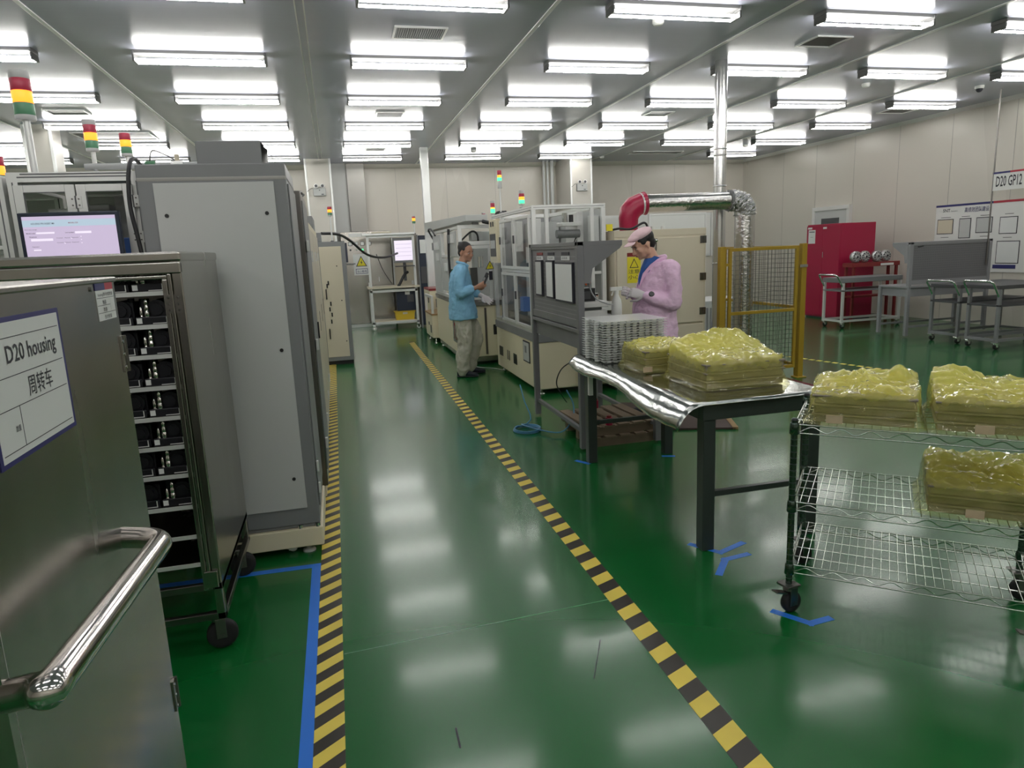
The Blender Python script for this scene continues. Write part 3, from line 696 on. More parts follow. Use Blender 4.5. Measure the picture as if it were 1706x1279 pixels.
MB().cyl((.2, -1.35, 1.86), (.2, -1.35, 1.95), .03, 'alu').tube(curve_pts([(.25, -1.3, 1.87), (.28, -1.25, 1.95), (.30, -1.1, 1.93), (.27, -1.0, 1.87)]), .009, 'cable', 6).build('top_fitting', t)
MB().box(-.1, .32, .6, 1.44, 1.86, 2.0, 'greyframe').build('top_box', t, bevel=.004)
t = thing('machine_cabinet', 'grey and cream cabinet with black handles at far end of left row', 'cabinet', (-.03, 11.0, 0))
MB().box(-.20, .20, -.5, .5, .06, 1.80, 'greyframe').build('body', t, bevel=.006)
pn = MB().box(-.17, .14, -.508, -.498, .12, 1.73, 'tan').build('door_panel', t, bevel=.003)
for z in (.98, .40):
    MB().tube([(-.12, -.508, z), (-.12, -.54, z), (-.12, -.54, z+.14), (-.12, -.508, z+.14)], .008, 'black', 8, fillet=.015).build('door_handle', pn)
for x, z in ((-.09, 1.18), (-.11, 1.14), (-.08, .88), (-.10, .80), (-.075, .72), (-.09, .62)): MB().box(x, x+.02, -.513, -.508, z, z+.06, 'black').build('latch', pn)
for x, z in ((.06, 1.45), (.09, .95), (.11, .35)): MB().cyl((x, -.508, z), (x, -.513, z), .009, 'black', 10).build('screw_cap', pn)
MB().box(-.20, -.12, -.5, -.3, 1.8, 1.93, 'greyframe').build('top_box', t, bevel=.004)
MB().box(-.19, .19, -.45, .45, .0, .06, 'black').build('plinth', t)
tag(MB().tube(curve_pts([(-.15, 11.2, 1.94), (.1, 11.6, 1.93), (.3, 12.2, 1.83), (.6, 13.2, 1.60), (.95, 14.0, 1.53), (1.3, 14.9, 1.60)]), .022, 'cable', 8).build('cable_bundle'), 'thick black cable slung from left cabinet to the far screen', 'cable')
tower((.0, 11.3, 1.8), .40, .033, seg(.033)[:-1], 'small signal tower in front of the left pillar', 'signal towers over the far machines', 1)
# ================================================================ RIGHT SIDE: MACHINES
def rel(t):
    ox, oy, oz = t.location
    return lambda x0, x1, y0, y1, z0, z1: (x0-ox, x1-ox, y0-oy, y1-oy, z0-oz, z1-oz)

def foot(t, x, y, h=.06, r=.035, m='chrome'):
    return MB().lathe([(r, 0), (r, .01), (r*.4, .02), (r*.3, h+.01)], (x, y, 0), m, 14).build('levelling_foot', t)

# ---- assembly machine nearest (glass doors)
AX, AY = 2.44, 8.05
t = thing('assembly_machine', 'cream assembly machine with aluminium framed glass doors, behind the grey workstation', 'machine', (AX, AY, 0))
B = rel(t)
MB().box(*B(2.03, 2.85, 7.1, 9.0, .06, .58), 'cream').box(*B(2.5, 2.85, 6.98, 7.1, .1, .30), 'cream').build('base_cabinet', t, bevel=.012)
MB().box(*B(2.02, 2.86, 7.09, 9.01, .58, .67), 'greyframe').build('table_plate', t, bevel=.004)
q = MB()
for a, b, z0, z1 in ((8.67, 8.86, .22, .34), (7.96, 8.12, .21, .335)): q.box(*B(2.026, 2.031, a, b, z0, z1), 'black')
q.build('vent_opening', t)
q = MB().box(*B(2.026, 2.031, 8.40, 8.44, .215, .335), 'darksteel').build('latch', t)
MB().box(*B(2.026, 2.031, 8.31, 8.35, .215, .335), 'darksteel').build('latch', t)
pf = MB().box(*B(2.022, 2.031, 7.36, 7.63, .315, .555), 'ink').build('notice_frame', t)
MB().box(*B(2.020, 2.022, 7.375, 7.615, .33, .54), 'greypanel').box(*B(2.0195, 2.020, 7.47, 7.55, .42, .50), 'greyframe').build('notice_sheet', pf)
MB().box(*B(2.95-.4, 2.56, 7.094, 7.1, .25, .42), 'black').build('base_handle', t)
p = .045
f = MB()
for x, y in ((2.03, 7.1), (2.805, 7.1), (2.03, 8.95), (2.805, 8.95), (2.03, 8.50)): f.box(*B(x, x+p, y, y+p, .715, 1.975), 'alu')
for x in (2.175, 2.68): f.box(*B(x, x+.038, 7.1, 7.14, .67, 1.98), 'alu')
for z in (1.975, .67): 
    f.box(*B(2.03, 2.85, 7.1, 7.145, z, z+p), 'alu'); f.box(*B(2.03, 2.85, 8.95, 8.995, z, z+p), 'alu')
    f.box(*B(2.03, 2.075, 7.145, 8.95, z, z+p), 'alu'); f.box(*B(2.805, 2.85, 7.145, 8.95, z, z+p), 'alu')
f.box(*B(2.031, 2.074, 7.145, 8.5, 1.315, 1.35), 'alu')
f.box(*B(2.2, 2.8, 7.11, 7.14, 1.28, 1.31), 'alu')
f.build('frame', t, bevel=.002)
g = MB()
for x in (2.029,): 
    g.box(*B(x-.0005, x, 7.12, 7.124, .7, 1.97), 'alud'); g.box(*B(x-.0005, x, 7.1, 8.99, 1.995, 1.999), 'alud')
g.box(*B(2.05, 2.83, 7.0990, 7.0995, 1.995, 1.999), 'alud').build('frame_groove', t)
for a, b in ((7.16, 7.81), (7.84, 8.48)):
    for z0, z1 in ((.72, 1.31), (1.355, 1.93)):
        d = MB(); w = .032
        d.box(*B(2.004, 2.028, a, a+w, z0, z1), 'alu').box(*B(2.004, 2.028, b-w, b, z0, z1), 'alu').box(*B(2.004, 2.028, a+w, b-w, z0, z0+w), 'alu').box(*B(2.004, 2.028, a+w, b-w, z1-w, z1), 'alu')
        dd = d.build('door', t, bevel=.002)
        MB().box(*B(2.014, 2.018, a+w, b-w, z0+w, z1-w), 'glass').build('door_glass', dd)
        MB().box(*B(1.988, 2.004, b-.05, b-.02, (z0+z1)/2, (z0+z1)/2+.09), 'darkgrey').build('door_handle', dd)
cp = MB().box(*B(1.975, 2.03, 8.53, 8.93, 1.42, 1.96), 'cream').build('control_panel', t, bevel=.006)
MB().box(*B(1.970, 1.976, 8.58, 8.88, 1.50, 1.78), 'darkgrey').box(*B(1.9690, 1.971, 8.60, 8.86, 1.60, 1.70), 'greypanel').build('touch_screen', cp)
for y in (8.66, 8.78): MB().box(*B(1.968, 1.976, y, y+.05, 1.87, 1.93), 'black').build('switch', cp)
MB().box(*B(2.0, 2.03, 8.53, 8.95, .70, 1.40), 'glass').build('side_glass', t)
for x0, x1 in ((2.075, 2.175), (2.213, 2.68), (2.718, 2.805)): MB().box(*B(x0, x1, 7.115, 7.119, 1.31, 1.975), 'glass').build('front_glass', t)
# works inside: tooling plate, press head, servo motors, valve block
k = MB().box(*B(2.15, 2.78, 7.3, 8.8, .67, .80), 'steel').box(*B(2.30, 2.6, 7.5, 7.8, .80, 1.15), 'greypanel').box(*B(2.30, 2.6, 8.1, 8.4, .80, 1.25), 'greypanel').box(*B(2.2, 2.34, 7.9, 8.0, .80, 1.6), 'alu')
k.cyl((2.3-AX, 7.65-AY, 1.15), (2.3-AX, 7.65-AY, 1.3), .05, 'chrome').build('fixture', t, bevel=.004)
k = MB().box(*B(2.16, 2.78, 7.25, 7.6, 1.44, 1.50), 'alu').box(*B(2.24, 2.40, 7.2, 7.5, 1.28, 1.44), 'tan').box(*B(2.46, 2.7, 7.2, 7.6, 1.30, 1.44), 'greyframe')
k.cyl((2.36-AX, 7.3-AY, 1.72), (2.62-AX, 7.3-AY, 1.72), .045, 'greyframe', 16).cyl((2.26-AX, 7.3-AY, 1.55), (2.50-AX, 7.3-AY, 1.55), .05, 'darkgrey', 16)
k.box(*B(2.40, 2.62, 7.22, 7.42, 1.80, 1.84), 'alu').cyl((2.46-AX, 7.3-AY, 1.84), (2.46-AX, 7.3-AY, 1.94), .03, 'chrome').cyl((2.53-AX, 7.3-AY, 1.84), (2.53-AX, 7.3-AY, 1.92), .025, 'black')
k.box(*B(2.60, 2.67, 7.3, 7.7, 1.5, 1.95), 'alu').build('press_head', t, bevel=.004)
MB().box(*B(2.69, 2.80, 7.16, 7.22, 1.62, 1.90), 'paper').build('instruction_board', t, bevel=.004)
k = MB().box(*B(2.12, 2.2, 8.1, 8.35, 1.55, 1.9), 'white').box(*B(2.1, 2.3, 7.6, 7.9, 1.3, 1.42), 'darkgrey').box(*B(2.15, 2.25, 7.5, 7.6, 1.42, 1.9), 'alu').cyl((2.15-AX, 7.45-AY, 1.35), (2.15-AX, 7.45-AY, 1.6), .03, 'chrome')
k.box(*B(2.1, 2.2, 7.35, 7.5, .9, 1.0), 'white').box(*B(2.12, 2.22, 7.9, 8.05, .85, 1.02), 'screenblue').build('actuator', t, bevel=.004)
k = MB().box(*B(2.806, 2.812, 7.15, 8.9, .72, 1.97), 'greypanel').box(*B(2.45, 2.78, 8.5, 8.9, .8, 1.9), 'greypanel').box(*B(2.1, 2.8, 8.92, 8.93, .7, 1.97), 'benchgrey').build('rear_panel', t)
k = MB()
for j in range(4): k.tube(curve_pts([(2.5-AX+.04*j, 7.35-AY, 1.5), (2.56-AX+.03*j, 7.33-AY, 1.62+.05*j), (2.66-AX, 7.36-AY, 1.60+.03*j), (2.67-AX, 7.4-AY, 1.47)]), .006, 'cable', 5)
k.build('cable_loop', t)
for x in (2.10, 2.78):
    for y in (7.18, 8.9): foot(t, x-AX, y-AY)
MB().box(*B(2.55, 2.89, 6.9, 7.1, .9, .98), 'alu').box(*B(2.6, 2.63, 6.92, 6.95, .3, .9), 'alu').box(*B(2.84, 2.87, 6.92, 6.95, .3, .9), 'alu').build('side_bracket', t)

# ---- second glass machine, the one the man in blue stands at
BX, BY = 2.1, 10.6
t = thing('assembly_machine', 'cream assembly machine with yellow warning triangle, in front of the person in blue', 'machine', (BX, BY, 0))
B = rel(t)
MB().box(*B(1.65, 2.55, 9.42, 11.9, .12, .83), 'cream').build('base_cabinet', t, bevel=.012)
MB().box(*B(1.67, 2.53, 9.45, 11.85, .05, .12), 'steel').build('plinth', t)
MB().box(*B(1.64, 2.56, 9.40, 11.92, .83, .90), 'steel').build('table_plate', t, bevel=.004)
f = MB(); p = .05
for x, y in ((1.65, 9.42), (2.10, 9.42), (2.5, 9.42), (1.65, 11.85), (2.5, 11.85), (1.65, 10.2), (1.65, 11.0)): f.box(*B(x, x+p, y, y+p, .9, 1.88), 'alu')
for z in (1.88, 1.66):
    f.box(*B(1.65, 2.55, 9.42, 9.46, z, z+p), 'alu')
for z in (1.88, .9, 1.5): f.box(*B(1.651, 1.7, 9.475, 11.85, z+.001, z+.04), 'alu')
f.build('frame', t, bevel=.002)
MB().box(*B(1.7, 2.5, 9.44, 9.445, 1.71, 1.88), 'glass').build('upper_glass', t)
dd = MB().box(*B(1.71, 1.75, 9.39, 9.42, .92, 1.65), 'alu').box(*B(2.05, 2.09, 9.39, 9.42, .92, 1.65), 'alu').box(*B(1.75, 2.05, 9.39, 9.42, 1.61, 1.65), 'alu').box(*B(1.75, 2.05, 9.39, 9.42, .92, .96), 'alu').build('door', t, bevel=.002)
MB().box(*B(1.75, 2.05, 9.40, 9.404, .96, 1.61), 'glass').build('door_glass', dd)
tri = MB().prism([(2.00-BX, 1.325), (2.13-BX, 1.325), (2.065-BX, 1.44)], 'y', 9.383-BY, 9.388-BY, 'ink').build('warning_triangle', dd)
MB().prism([(2.013-BX, 1.332), (2.117-BX, 1.332), (2.065-BX, 1.425)], 'y', 9.381-BY, 9.383-BY, 'signyellow').build('triangle_face', tri)
MB().prism([(2.060-BX, 1.345), (2.075-BX, 1.375), (2.066-BX, 1.375), (2.072-BX, 1.40), (2.055-BX, 1.368), (2.064-BX, 1.368)], 'y', 9.380-BY, 9.381-BY, 'ink').build('bolt_symbol', tri)
MB().box(*B(2.03, 2.10, 9.36, 9.39, 1.17, 1.31), 'white').box(*B(2.04, 2.09, 9.355, 9.36, 1.18, 1.30), 'ink').build('door_lock', dd)
MB().box(*B(1.85, 2.0, 9.5, 9.7, 1.72, 1.84), 'greypanel').box(*B(1.95, 2.2, 9.9, 10.1, 1.1, 1.85), 'greypanel').box(*B(1.8, 2.3, 9.8, 10.5, .9, 1.1), 'greypanel').box(*B(1.85, 1.95, 9.7, 9.8, .95, 1.35), 'darksteel').cyl((2.0-BX, 9.7-BY, 1.35), (2.0-BX, 9.7-BY, 1.5), .04, 'chrome').build('press_unit', t, bevel=.004)
MB().box(*B(2.12, 2.40, 9.43, 9.46, .95, 1.65), 'greypanel').build('side_panel', t)
MB().box(*B(1.96, 1.99, 9.412, 9.42, .15, .80), 'darksteel').box(*B(2.08, 2.13, 9.41, 9.42, .42, .56), 'black').build('base_handle', t)
k = MB().box(*B(1.635, 1.65, 10.25, 10.95, 1.0, 1.48), 'greypanel').box(*B(1.635, 1.65, 9.55, 10.15, 1.52, 1.86), 'greypanel').box(*B(1.635, 1.65, 11.05, 11.8, .95, 1.86), 'greypanel').build('side_panel', t)
for i, (y, z) in enumerate(((11.15, 1.62), (11.4, 1.62), (11.6, 1.62), (11.2, 1.45), (9.7, 1.7), (9.95, 1.7), (10.4, 1.3))):
    MB().box(*B(1.60, 1.636, y, y+.12, z, z+.12), ('paper', 'alu', 'greyframe')[i % 3]).build('control_box', t, bevel=.003)
k = MB()
for i in range(6): k.box(*B(1.60, 1.65, 10.0, 10.08, 1.05+.05*i, 1.085+.05*i), 'greenplate' if i % 2 else 'darkgrey')
k.build('valve_block', t)
k = MB().tube([(1.62-BX, 10.02-BY, 1.9), (1.60-BX, 10.0-BY, 1.5), (1.61-BX, 9.98-BY, 1.0), (1.62-BX, 9.95-BY, .3)], .018, 'cable', 8)
k.tube(curve_pts([(1.66-BX, 11.9-BY, 1.8), (1.60-BX, 12.0-BY, 1.95), (1.6-BX, 11.7-BY, 1.96), (1.62-BX, 11.4-BY, 1.85)]), .015, 'cable', 6)
k.tube(curve_pts([(1.7-BX, 9.5-BY, 1.72), (1.85-BX, 9.5-BY, 1.84), (1.93-BX, 9.5-BY, 1.80), (1.94-BX, 9.5-BY, 1.66)]), .014, 'cable', 6)
k.build('cable', t)
k = MB()
for i in range(7): k.cyl((1.60-BX, 9.62-BY+.05*i, .35), (1.60-BX, 9.62-BY+.05*i, .55+.03*(i % 3)), .012, ('chrome', 'darkred', 'greyframe')[i % 3], 8)
k.box(*B(1.60, 1.65, 9.58, 10.0, .30, .36), 'darksteel').build('regulator', t)
for x in (1.72, 2.48):
    for y in (9.5, 11.8): foot(t, x-BX, y-BY, .05)
tr = MB().prism([(9.2-BY, 1.97), (9.2-BY, 2.05), (13.4-BY, 2.14), (13.4-BY, 1.97)], 'x', 1.72-BX, 2.02-BX, 'greypanel').build('cable_trunk', t, bevel=.004)
MB().box(*B(1.9, 1.98, 9.6, 9.7, 1.93, 1.97), 'greypanel').box(*B(1.9, 1.98, 11.6, 11.7, 1.93, 1.97), 'greypanel').build('trunk_bracket', t)
tag(MB().tube(curve_pts([(1.95, 9.19, 1.96), (2.03, 9.12, 1.94), (2.10, 9.05, 1.98), (2.12, 9.03, 2.05), (2.2, 8.9, 2.05)]), .024, 'cable', 8).build('cable_hose'), 'black corrugated hose joining cable trunk to the glass machine', 'hose')

# ---- low cream units further along the row
t = thing('machine_unit', 'low cream machine unit with steel top beyond the person in blue', 'machine cabinet', (2.0, 12.55, 0))
MB().box(-.42, .4, -.45, .45, .10, .50, 'cream').box(-.43, -.42, -.3, -.2, .18, .32, 'darkgrey').box(-.43, -.42, -.05, .02, .3, .36, 'darkgrey').build('body', t, bevel=.01)
MB().box(-.43, .41, -.46, .46, .50, .53, 'woodedge').build('top_plate', t)
MB().box(-.42, -.38, -.44, -.40, .53, .80, 'alu').box(-.42, -.38, .40, .44, .53, .80, 'alu').box(-.42, -.38, -.44, .44, .80, .84, 'alu').build('frame', t)
MB().box(-.20, .3, -.2, .40, .53, .82, 'greypanel').box(-.26, -.20, -.1, .1, .6, .75, 'darkgrey').build('control_box', t, bevel=.005)
for x in (-.36, .34):
    for y in (-.38, .38): foot(t, x, y, .09, .03)
t = thing('machine_unit', 'small cream cabinet beside the far black screen cabinet', 'machine cabinet', (2.1, 13.45, 0))
MB().box(-.42, .35, -.40, .40, .08, .88, 'cream').box(-.43, -.42, -.3, -.22, .65, .75, 'darkgrey').box(-.43, -.42, -.3, -.22, .2, .28, 'darkgrey').build('body', t, bevel=.01)
MB().box(-.42, .36, -.41, .41, .88, .92, 'darkred').build('top_plate', t)
MB().box(-.40, .36, -.39, .39, .0, .08, 'black').build('plinth', t)
t = thing('screen_cabinet', 'black upright screen cabinet with white notice beside the far workstation', 'cabinet', (1.97, 15.0, 0))
MB().box(-.22, .30, -.1, .3, .06, 1.95, 'bezel').box(-.25, -.22, -.12, .3, .0, 1.97, 'greyframe').build('body', t, bevel=.006)
MB().box(-.19, .18, -.11, -.10, 1.58, 1.86, 'paper').build('notice', t)
MB().box(-.2, .25, -.11, -.1, .95, 1.30, 'darkgrey').build('lower_panel', t)

# ---- signal towers over the machines
g_ = 'signal towers over the far machines'
tower((2.10, 8.75, 2.02), .32, .027, [('lensclear', .09), ('greenlit', .04), ('orangelit2', .03), ('redlamp', .055)], 'tallest green lit signal tower over the glass machines', g_, 1)
tower((2.16, 7.95, 2.02), .055, .033, [('lensclear', .02), ('greenlit', .04), ('orangelit2', .035), ('redlamp', .035), ('lensclear', .035)], 'signal tower with amber and green lit, right of tallest', g_, 1)
tower((2.20, 9.65, 1.93), .14, .030, [('lensclear', .02), ('greenlit', .055), ('orangelit2', .02), ('redlamp', .055), ('lensclear', .03)], 'green lit signal tower just left of tallest one', g_, 1)
tower((2.29, 10.7, 1.93), .07, .028, [('lensclear', .02), ('greenlit', .035), ('orangelit2', .035), ('redlamp', .045), ('lensclear', .02)], 'small green and amber lit signal tower lowest over hose', g_, 1)
tower((1.69, 14.9, 1.97), .23, .035, [('green', .05), ('orangelit2', .06), ('redlamp', .03), ('lensclear', .03)], 'amber lit signal tower beside the slim white pillar', g_, 1)

# ---- far end: workstation frame, electrical cabinet
t = thing('frame_workstation', 'white aluminium frame table with screen at far end of aisle', 'workstation', (1.17, 15.2, 0))
B = rel(t)
f = MB()
for x in (.68, 1.62):
    for y in (14.9, 15.45): f.box(*B(x, x+.05, y, y+.05, .09, 1.93 if y < 15 else 1.0), 'trimw')
for z in (1.93, .80, .13): f.box(*B(.68, 1.67, 14.9, 14.95, z, z+.05), 'trimw')
for z in (.80, .13): f.box(*B(.68, 1.67, 15.45, 15.5, z, z+.05), 'trimw'); f.box(*B(.68, .73, 14.9, 15.5, z, z+.05), 'trimw'); f.box(*B(1.62, 1.67, 14.9, 15.5, z, z+.05), 'trimw')
f.build('frame', t, bevel=.003)
MB().box(*B(.64, 1.72, 14.86, 15.52, .88, .92), 'tan').build('worktop', t, bevel=.003)
MB().box(*B(.60, 1.68, 14.80, 15.2, 1.98, 2.02), 'trimw').box(*B(.8, 1.2, 14.79, 15.0, 2.02, 2.05), 'tan').build('top_shelf', t)
MB().box(*B(.73, 1.62, 14.95, 15.45, .18, .195), 'tan').build('lower_shelf', t)
for x in (.70, 1.64): caster(t, x-1.17, -.28, .10, .045, .03, tyre='white', fork='chrome')
t = thing('monitor', 'lit pale pink monitor on the far frame table', 'monitor', (1.44, 14.93, 1.30))
MB().box(-.22, .22, .0, .05, .1, .62, 'greyframe').box(-.03, .03, .02, .05, -.28, .1, 'darkgrey').build('housing', t, bevel=.008)
sc = MB().box(-.19, .19, -.003, .0, .15, .56, 'screenwhite').build('screen', t)
for z in (.24, .32, .40, .48): MB().box(-.16, .16, -.004, -.003, z, z+.008, 'screen').build('text_line', sc)
MB().box(-.2, .2, -.12, 0, .02, .04, 'darkgrey').build('keyboard', t)
tag(MB().box(-.2, .23, -.2, .2, 0, .44, 'bezel').box(.02, .16, -.21, -.2, .18, .34, 'darkgrey').box(-.02, .08, -.205, -.2, .34, .42, 'alu').build('computer_case', loc=(1.43, 15.2, .385), bevel=.006), 'black computer case mounted under the far frame table', 'computer')
mb = MB().prism([(-.19, 0), (.19, 0), (.21, .18), (-.21, .18)], 'y', -.14, .14, 'binyellow').box(-.225, .225, -.155, .155, .165, .185, 'binyellow').box(-.05, .05, -.158, -.155, .12, .16, 'tan')
tag(mb.build('storage_bin', loc=(1.30, 14.72+.0, .0), bevel=.004), 'yellow plastic bin on lower shelf of the far frame table', 'bin')
bn = bpy.data.objects['storage_bin']; bn.location = (1.38, 15.10, .1955)
tag(MB().tube(curve_pts([(1.5, 15.0, 1.2), (1.42, 14.93, 1.15), (1.3, 14.9, .95), (1.28, 14.93, .93)]), .03, 'cable', 8).build('black_hose'), 'thick black hose bending down onto the far worktop', 'hose')
tag(MB().tube(curve_pts([(.9, 15.5, 1.6), (1.0, 15.52, 1.3), (1.1, 15.53, 1.1), (1.2, 15.52, .94)]), .008, 'cable', 6).build('thin_cable'), 'thin black cable draped behind the far frame table', 'cable')
t = thing('electrical_cabinet', 'stainless electrical cabinet with meters and high voltage sign by back wall', 'cabinet', (.7, 16.1, 0))
B = rel(t)
MB().box(*B(.18, 1.25, 15.85, 16.35, .08, 2.10), 'steel').box(*B(.2, 1.25, 15.87, 16.3, 0, .08), 'trimw').build('body', t, bevel=.006)
MB().box(*B(.35, .72, 15.843, 15.85, 1.99, 2.07), 'paper').build('name_plate', t)
for x in (.33, .46, .59, .74): 
    m_ = MB().box(*B(x, x+.085, 15.84, 15.85, 1.80, 1.885), 'ink').build('meter', t)
    MB().box(*B(x+.008, x+.077, 15.837, 15.84, 1.808, 1.877), 'paper').build('dial', m_)
for i, x in enumerate((.37, .50, .63)): MB().lathe([(.02, 0), (.02, .02), (.012, .028)], (x-.7, 15.85-16.1, 1.71), ('ink', 'lensclear', 'greenlit')[i], 12, (0, -1, 0)).build('indicator', t)
sg = MB().box(*B(.41, .75, 15.844, 15.85, 1.16, 1.62), 'paper').build('voltage_sign', t)
MB().prism([(.46-.7, 1.35), (.70-.7, 1.35), (.58-.7, 1.58)], 'y', 15.841-16.1, 15.844-16.1, 'ink').build('warning_triangle', sg)
MB().prism([(.485-.7, 1.364), (.675-.7, 1.364), (.58-.7, 1.55)], 'y', 15.839-16.1, 15.841-16.1, 'signyellow').build('triangle_face', sg)
MB().prism([(.575-.7, 1.385), (.605-.7, 1.445), (.585-.7, 1.445), (.60-.7, 1.50), (.56-.7, 1.43), (.58-.7, 1.43)], 'y', 15.837-16.1, 15.839-16.1, 'ink').build('bolt_symbol', sg)
MB().box(*B(.45, .71, 15.842, 15.844, 1.19, 1.30), 'navy').box(*B(.46, .70, 15.840, 15.842, 1.20, 1.29), 'paper').build('caption_box', sg)
lettering('lettering', '当心触电', sg, (.475-.7, 15.840-16.1, 1.215), (1,0,0), (0,0,1), .21, .055, 'navy')
MB().box(*B(.20, .30, 15.835, 15.85, 1.45, 1.87), 'bezel').box(*B(.25, .45, 15.80, 15.85, 1.40, 1.425), 'greyframe').build('side_screen', t)
MB().box(*B(.93, .95, 15.835, 15.85, 1.0, 1.1), 'trimw').build('door_handle', t)
t = thing('electrical_cabinet', 'pale upright panel cabinet behind the far frame table', 'cabinet', (1.65, 16.2, 0))
MB().box(-.37, .4, -.2, .2, .0, 1.95, 'tan').box(-.375, -.34, -.21, -.2, .9, 1.95, 'trimw').build('body', t, bevel=.006)

# ---- grey workstation with pegboard back
def workstation(t, Lg, dp, zt, zb, zp, m, hm='holes'):
    """local: board lies in the plane x=0 (seen from -x), length along +y, worktop towards +x"""
    MB().box(0, dp, 0, Lg, zt-.03, zt, m).build('worktop', t, bevel=.003)
    MB().box(.03, dp-.03, .03, Lg-.03, zt-.16, zt-.03, m).build('apron', t, bevel=.002)
    for y in (0, Lg-.05):
        MB().box(.0, .05, y, y+.05, 0.02, zt-.03, m).build('leg', t, bevel=.002)
        MB().box(dp-.05, dp, y, y+.05, 0.02, zt-.03, m).build('leg', t, bevel=.002)
    MB().box(0, .05, 0, .055, zt, zp, m).build('board_post', t, bevel=.003)
    MB().box(0, .05, Lg-.055, Lg, zt, zp, m).build('board_post', t, bevel=.003)
    b = MB().box(.015, .03, .055, Lg-.055, zb, zp-.04, 'deskgrey').box(.005, .045, .055, Lg-.055, zp-.05, zp, m).box(.005, .045, .055, Lg-.055, zb, zb+.06, m).build('pegboard', t, bevel=.002)
    h = MB(); nz = int((zp-zb-.14)/.034); ny = int((Lg-.16)/.034)
    for i in range(ny):
        for j in range(nz):
            y = .09+i*.034; z = zb+.09+j*.034
            h.add([(.0145, y, z), (.0145, y+.009, z), (.0145, y+.009, z+.009), (.0145, y, z+.009)], [(0, 3, 2, 1)], hm)
    h.build('peg_hole_pattern', b)
    hd = MB().prism([(0.0, zp), (.36, zp), (.36, zp-.035), (.0, zp-.03)], 'y', 0, Lg, m)
    hd.build('lamp_hood', t, bevel=.002)
    for y in (.0, Lg-.012): MB().prism([(.05, zp-.03), (.36, zp-.035), (.34, zp-.06), (.12, zp-.20), (.10, zp-.31), (.05, zp-.31)], 'y', y, y+.012, m).build('hood_bracket', t)
    for a in (.02, dp-.05): MB().box(a, a+.03, .05, Lg-.05, .14, .17, m).build('stretcher', t)
M['holes'] = mat('peg_hole_painted_light', (0.38, 0.38, 0.38), .5)  # pale dots painted for the light that passes through the peg holes
t = thing('workbench', 'dark grey pegboard workstation with document holders, beside the person in pink', 'workstation', (1.75, 4.93, 0))
workstation(t, 1.32, .68, .96, .97, 1.615, 'deskgrey')
brd = t
for y0, y1, z0, z1, m_ in ((.925, 1.115, 1.165, 1.475, 'greypanel'), (.60, .795, 1.160, 1.475, 'paper'), (.11, .54, 1.150, 1.462, 'paper')):
    q = MB().box(-.006, .014, y0, y1, z0, z1, 'ink').build('document_holder', t)
    MB().box(-.0075, -.006, y0+.012, y1-.012, z0+.014, z1-.014, m_).build('sheet', q)
for y0, y1, m_ in ((.93, 1.10, 'darkred'), (.60, .77, 'ink'), (.22, .40, 'ink')):
    MB().box(.008, .0145, y0, y1, 1.518, 1.541, m_).build('label_strip', t)
    q = MB().box(.008, .0145, y0-.01, y1+.01, 1.478, 1.510, 'paper').build('label_strip', t)
for y, s_ in ((1.09, '图纸'), (.76, '作业指导'), (.39, '点检表')):
    lettering('lettering', s_, t, (.0076, y, 1.485), (0,-1,0), (0,0,1), .14, .018, 'ink')

for z, y in ((.36, .06), (.22, .02)): MB().cyl((.14+.1*(z < .3), y, z-.03), (.14+.1*(z < .3), y, z+.03), .028, 'red', 14).cyl((.14+.1*(z < .3), y, z+.03), (.14+.1*(z < .3), y, z+.045), .018, 'darkred', 12).box(.05, .14+.1*(z < .3), y-.006, y+.006, z-.006, z+.006, 'darksteel').build('red_valve', t)
t = thing('workbench', 'grey pegboard workbench near right wall below the notice boards', 'workstation', (8.38, 8.74, 0), PI/2)
t.rotation_euler = (0, 0, PI/2)
# board plane faces the camera: local x -> +y, local y -> -x ; place so it runs towards +x
t.location = (9.90, 8.74, 0)
workstation(t, 1.52, .60, .775, .80, 1.43, 'benchgrey', 'darkgrey')
MB().tube([(-.01, 1.40, 1.36), (-.05, 1.40, 1.36), (-.05, 1.34, 1.37)], .008, 'black', 6).build('hook', t)

# ---- large cream enclosure with duct
t = thing('test_enclosure', 'large cream machine enclosure with warning sign behind the person in pink', 'machine', (3.4, 7.6, 0))
B = rel(t)
MB().box(*B(2.90, 3.98, 6.99, 8.3, .06, 1.725), 'tan').box(*B(2.90, 3.98, 6.985, 6.99, 1.655, 1.725), 'tan').build('body', t, bevel=.012)
MB().box(*B(2.92, 3.96, 7.01, 8.28, 0, .06), 'darkgrey').build('plinth', t)
dr = MB().box(*B(2.92, 3.33, 6.965, 6.99, .70, 1.635), 'tan').build('door', t, bevel=.006)
dr2 = MB().box(*B(3.335, 3.95, 6.965, 6.99, .70, 1.635), 'tan').build('door', t, bevel=.006)
MB().box(*B(2.92, 3.95, 6.972, 6.99, .10, .68), 'tan').build('lower_panel', t, bevel=.006)
for z in (1.60, 1.20, .82):
    MB().box(*B(3.895, 3.93, 6.953, 6.965, z-.04, z+.04), 'darksteel').box(*B(3.935, 3.968, 6.953, 6.985, z-.04, z+.04), 'darksteel').build('hinge', dr2, bevel=.003)
MB().box(*B(3.30, 3.37, 6.945, 6.965, 1.50, 1.62), 'darksteel').cyl((3.335-3.4, 6.94-7.6, 1.58), (3.335-3.4, 6.94-7.6, 1.44), .018, 'chrome').cyl((3.3-3.4, 6.94-7.6, 1.61), (3.37-3.4, 6.94-7.6, 1.61), .018, 'chrome').build('latch', dr2)
sg = MB().box(*B(3.035, 3.19, 6.960, 6.965, 1.17, 1.445), 'signyellow').box(*B(3.035, 3.19, 6.960, 6.965, 1.45, 1.49), 'darkred').build('warning_sign', dr)
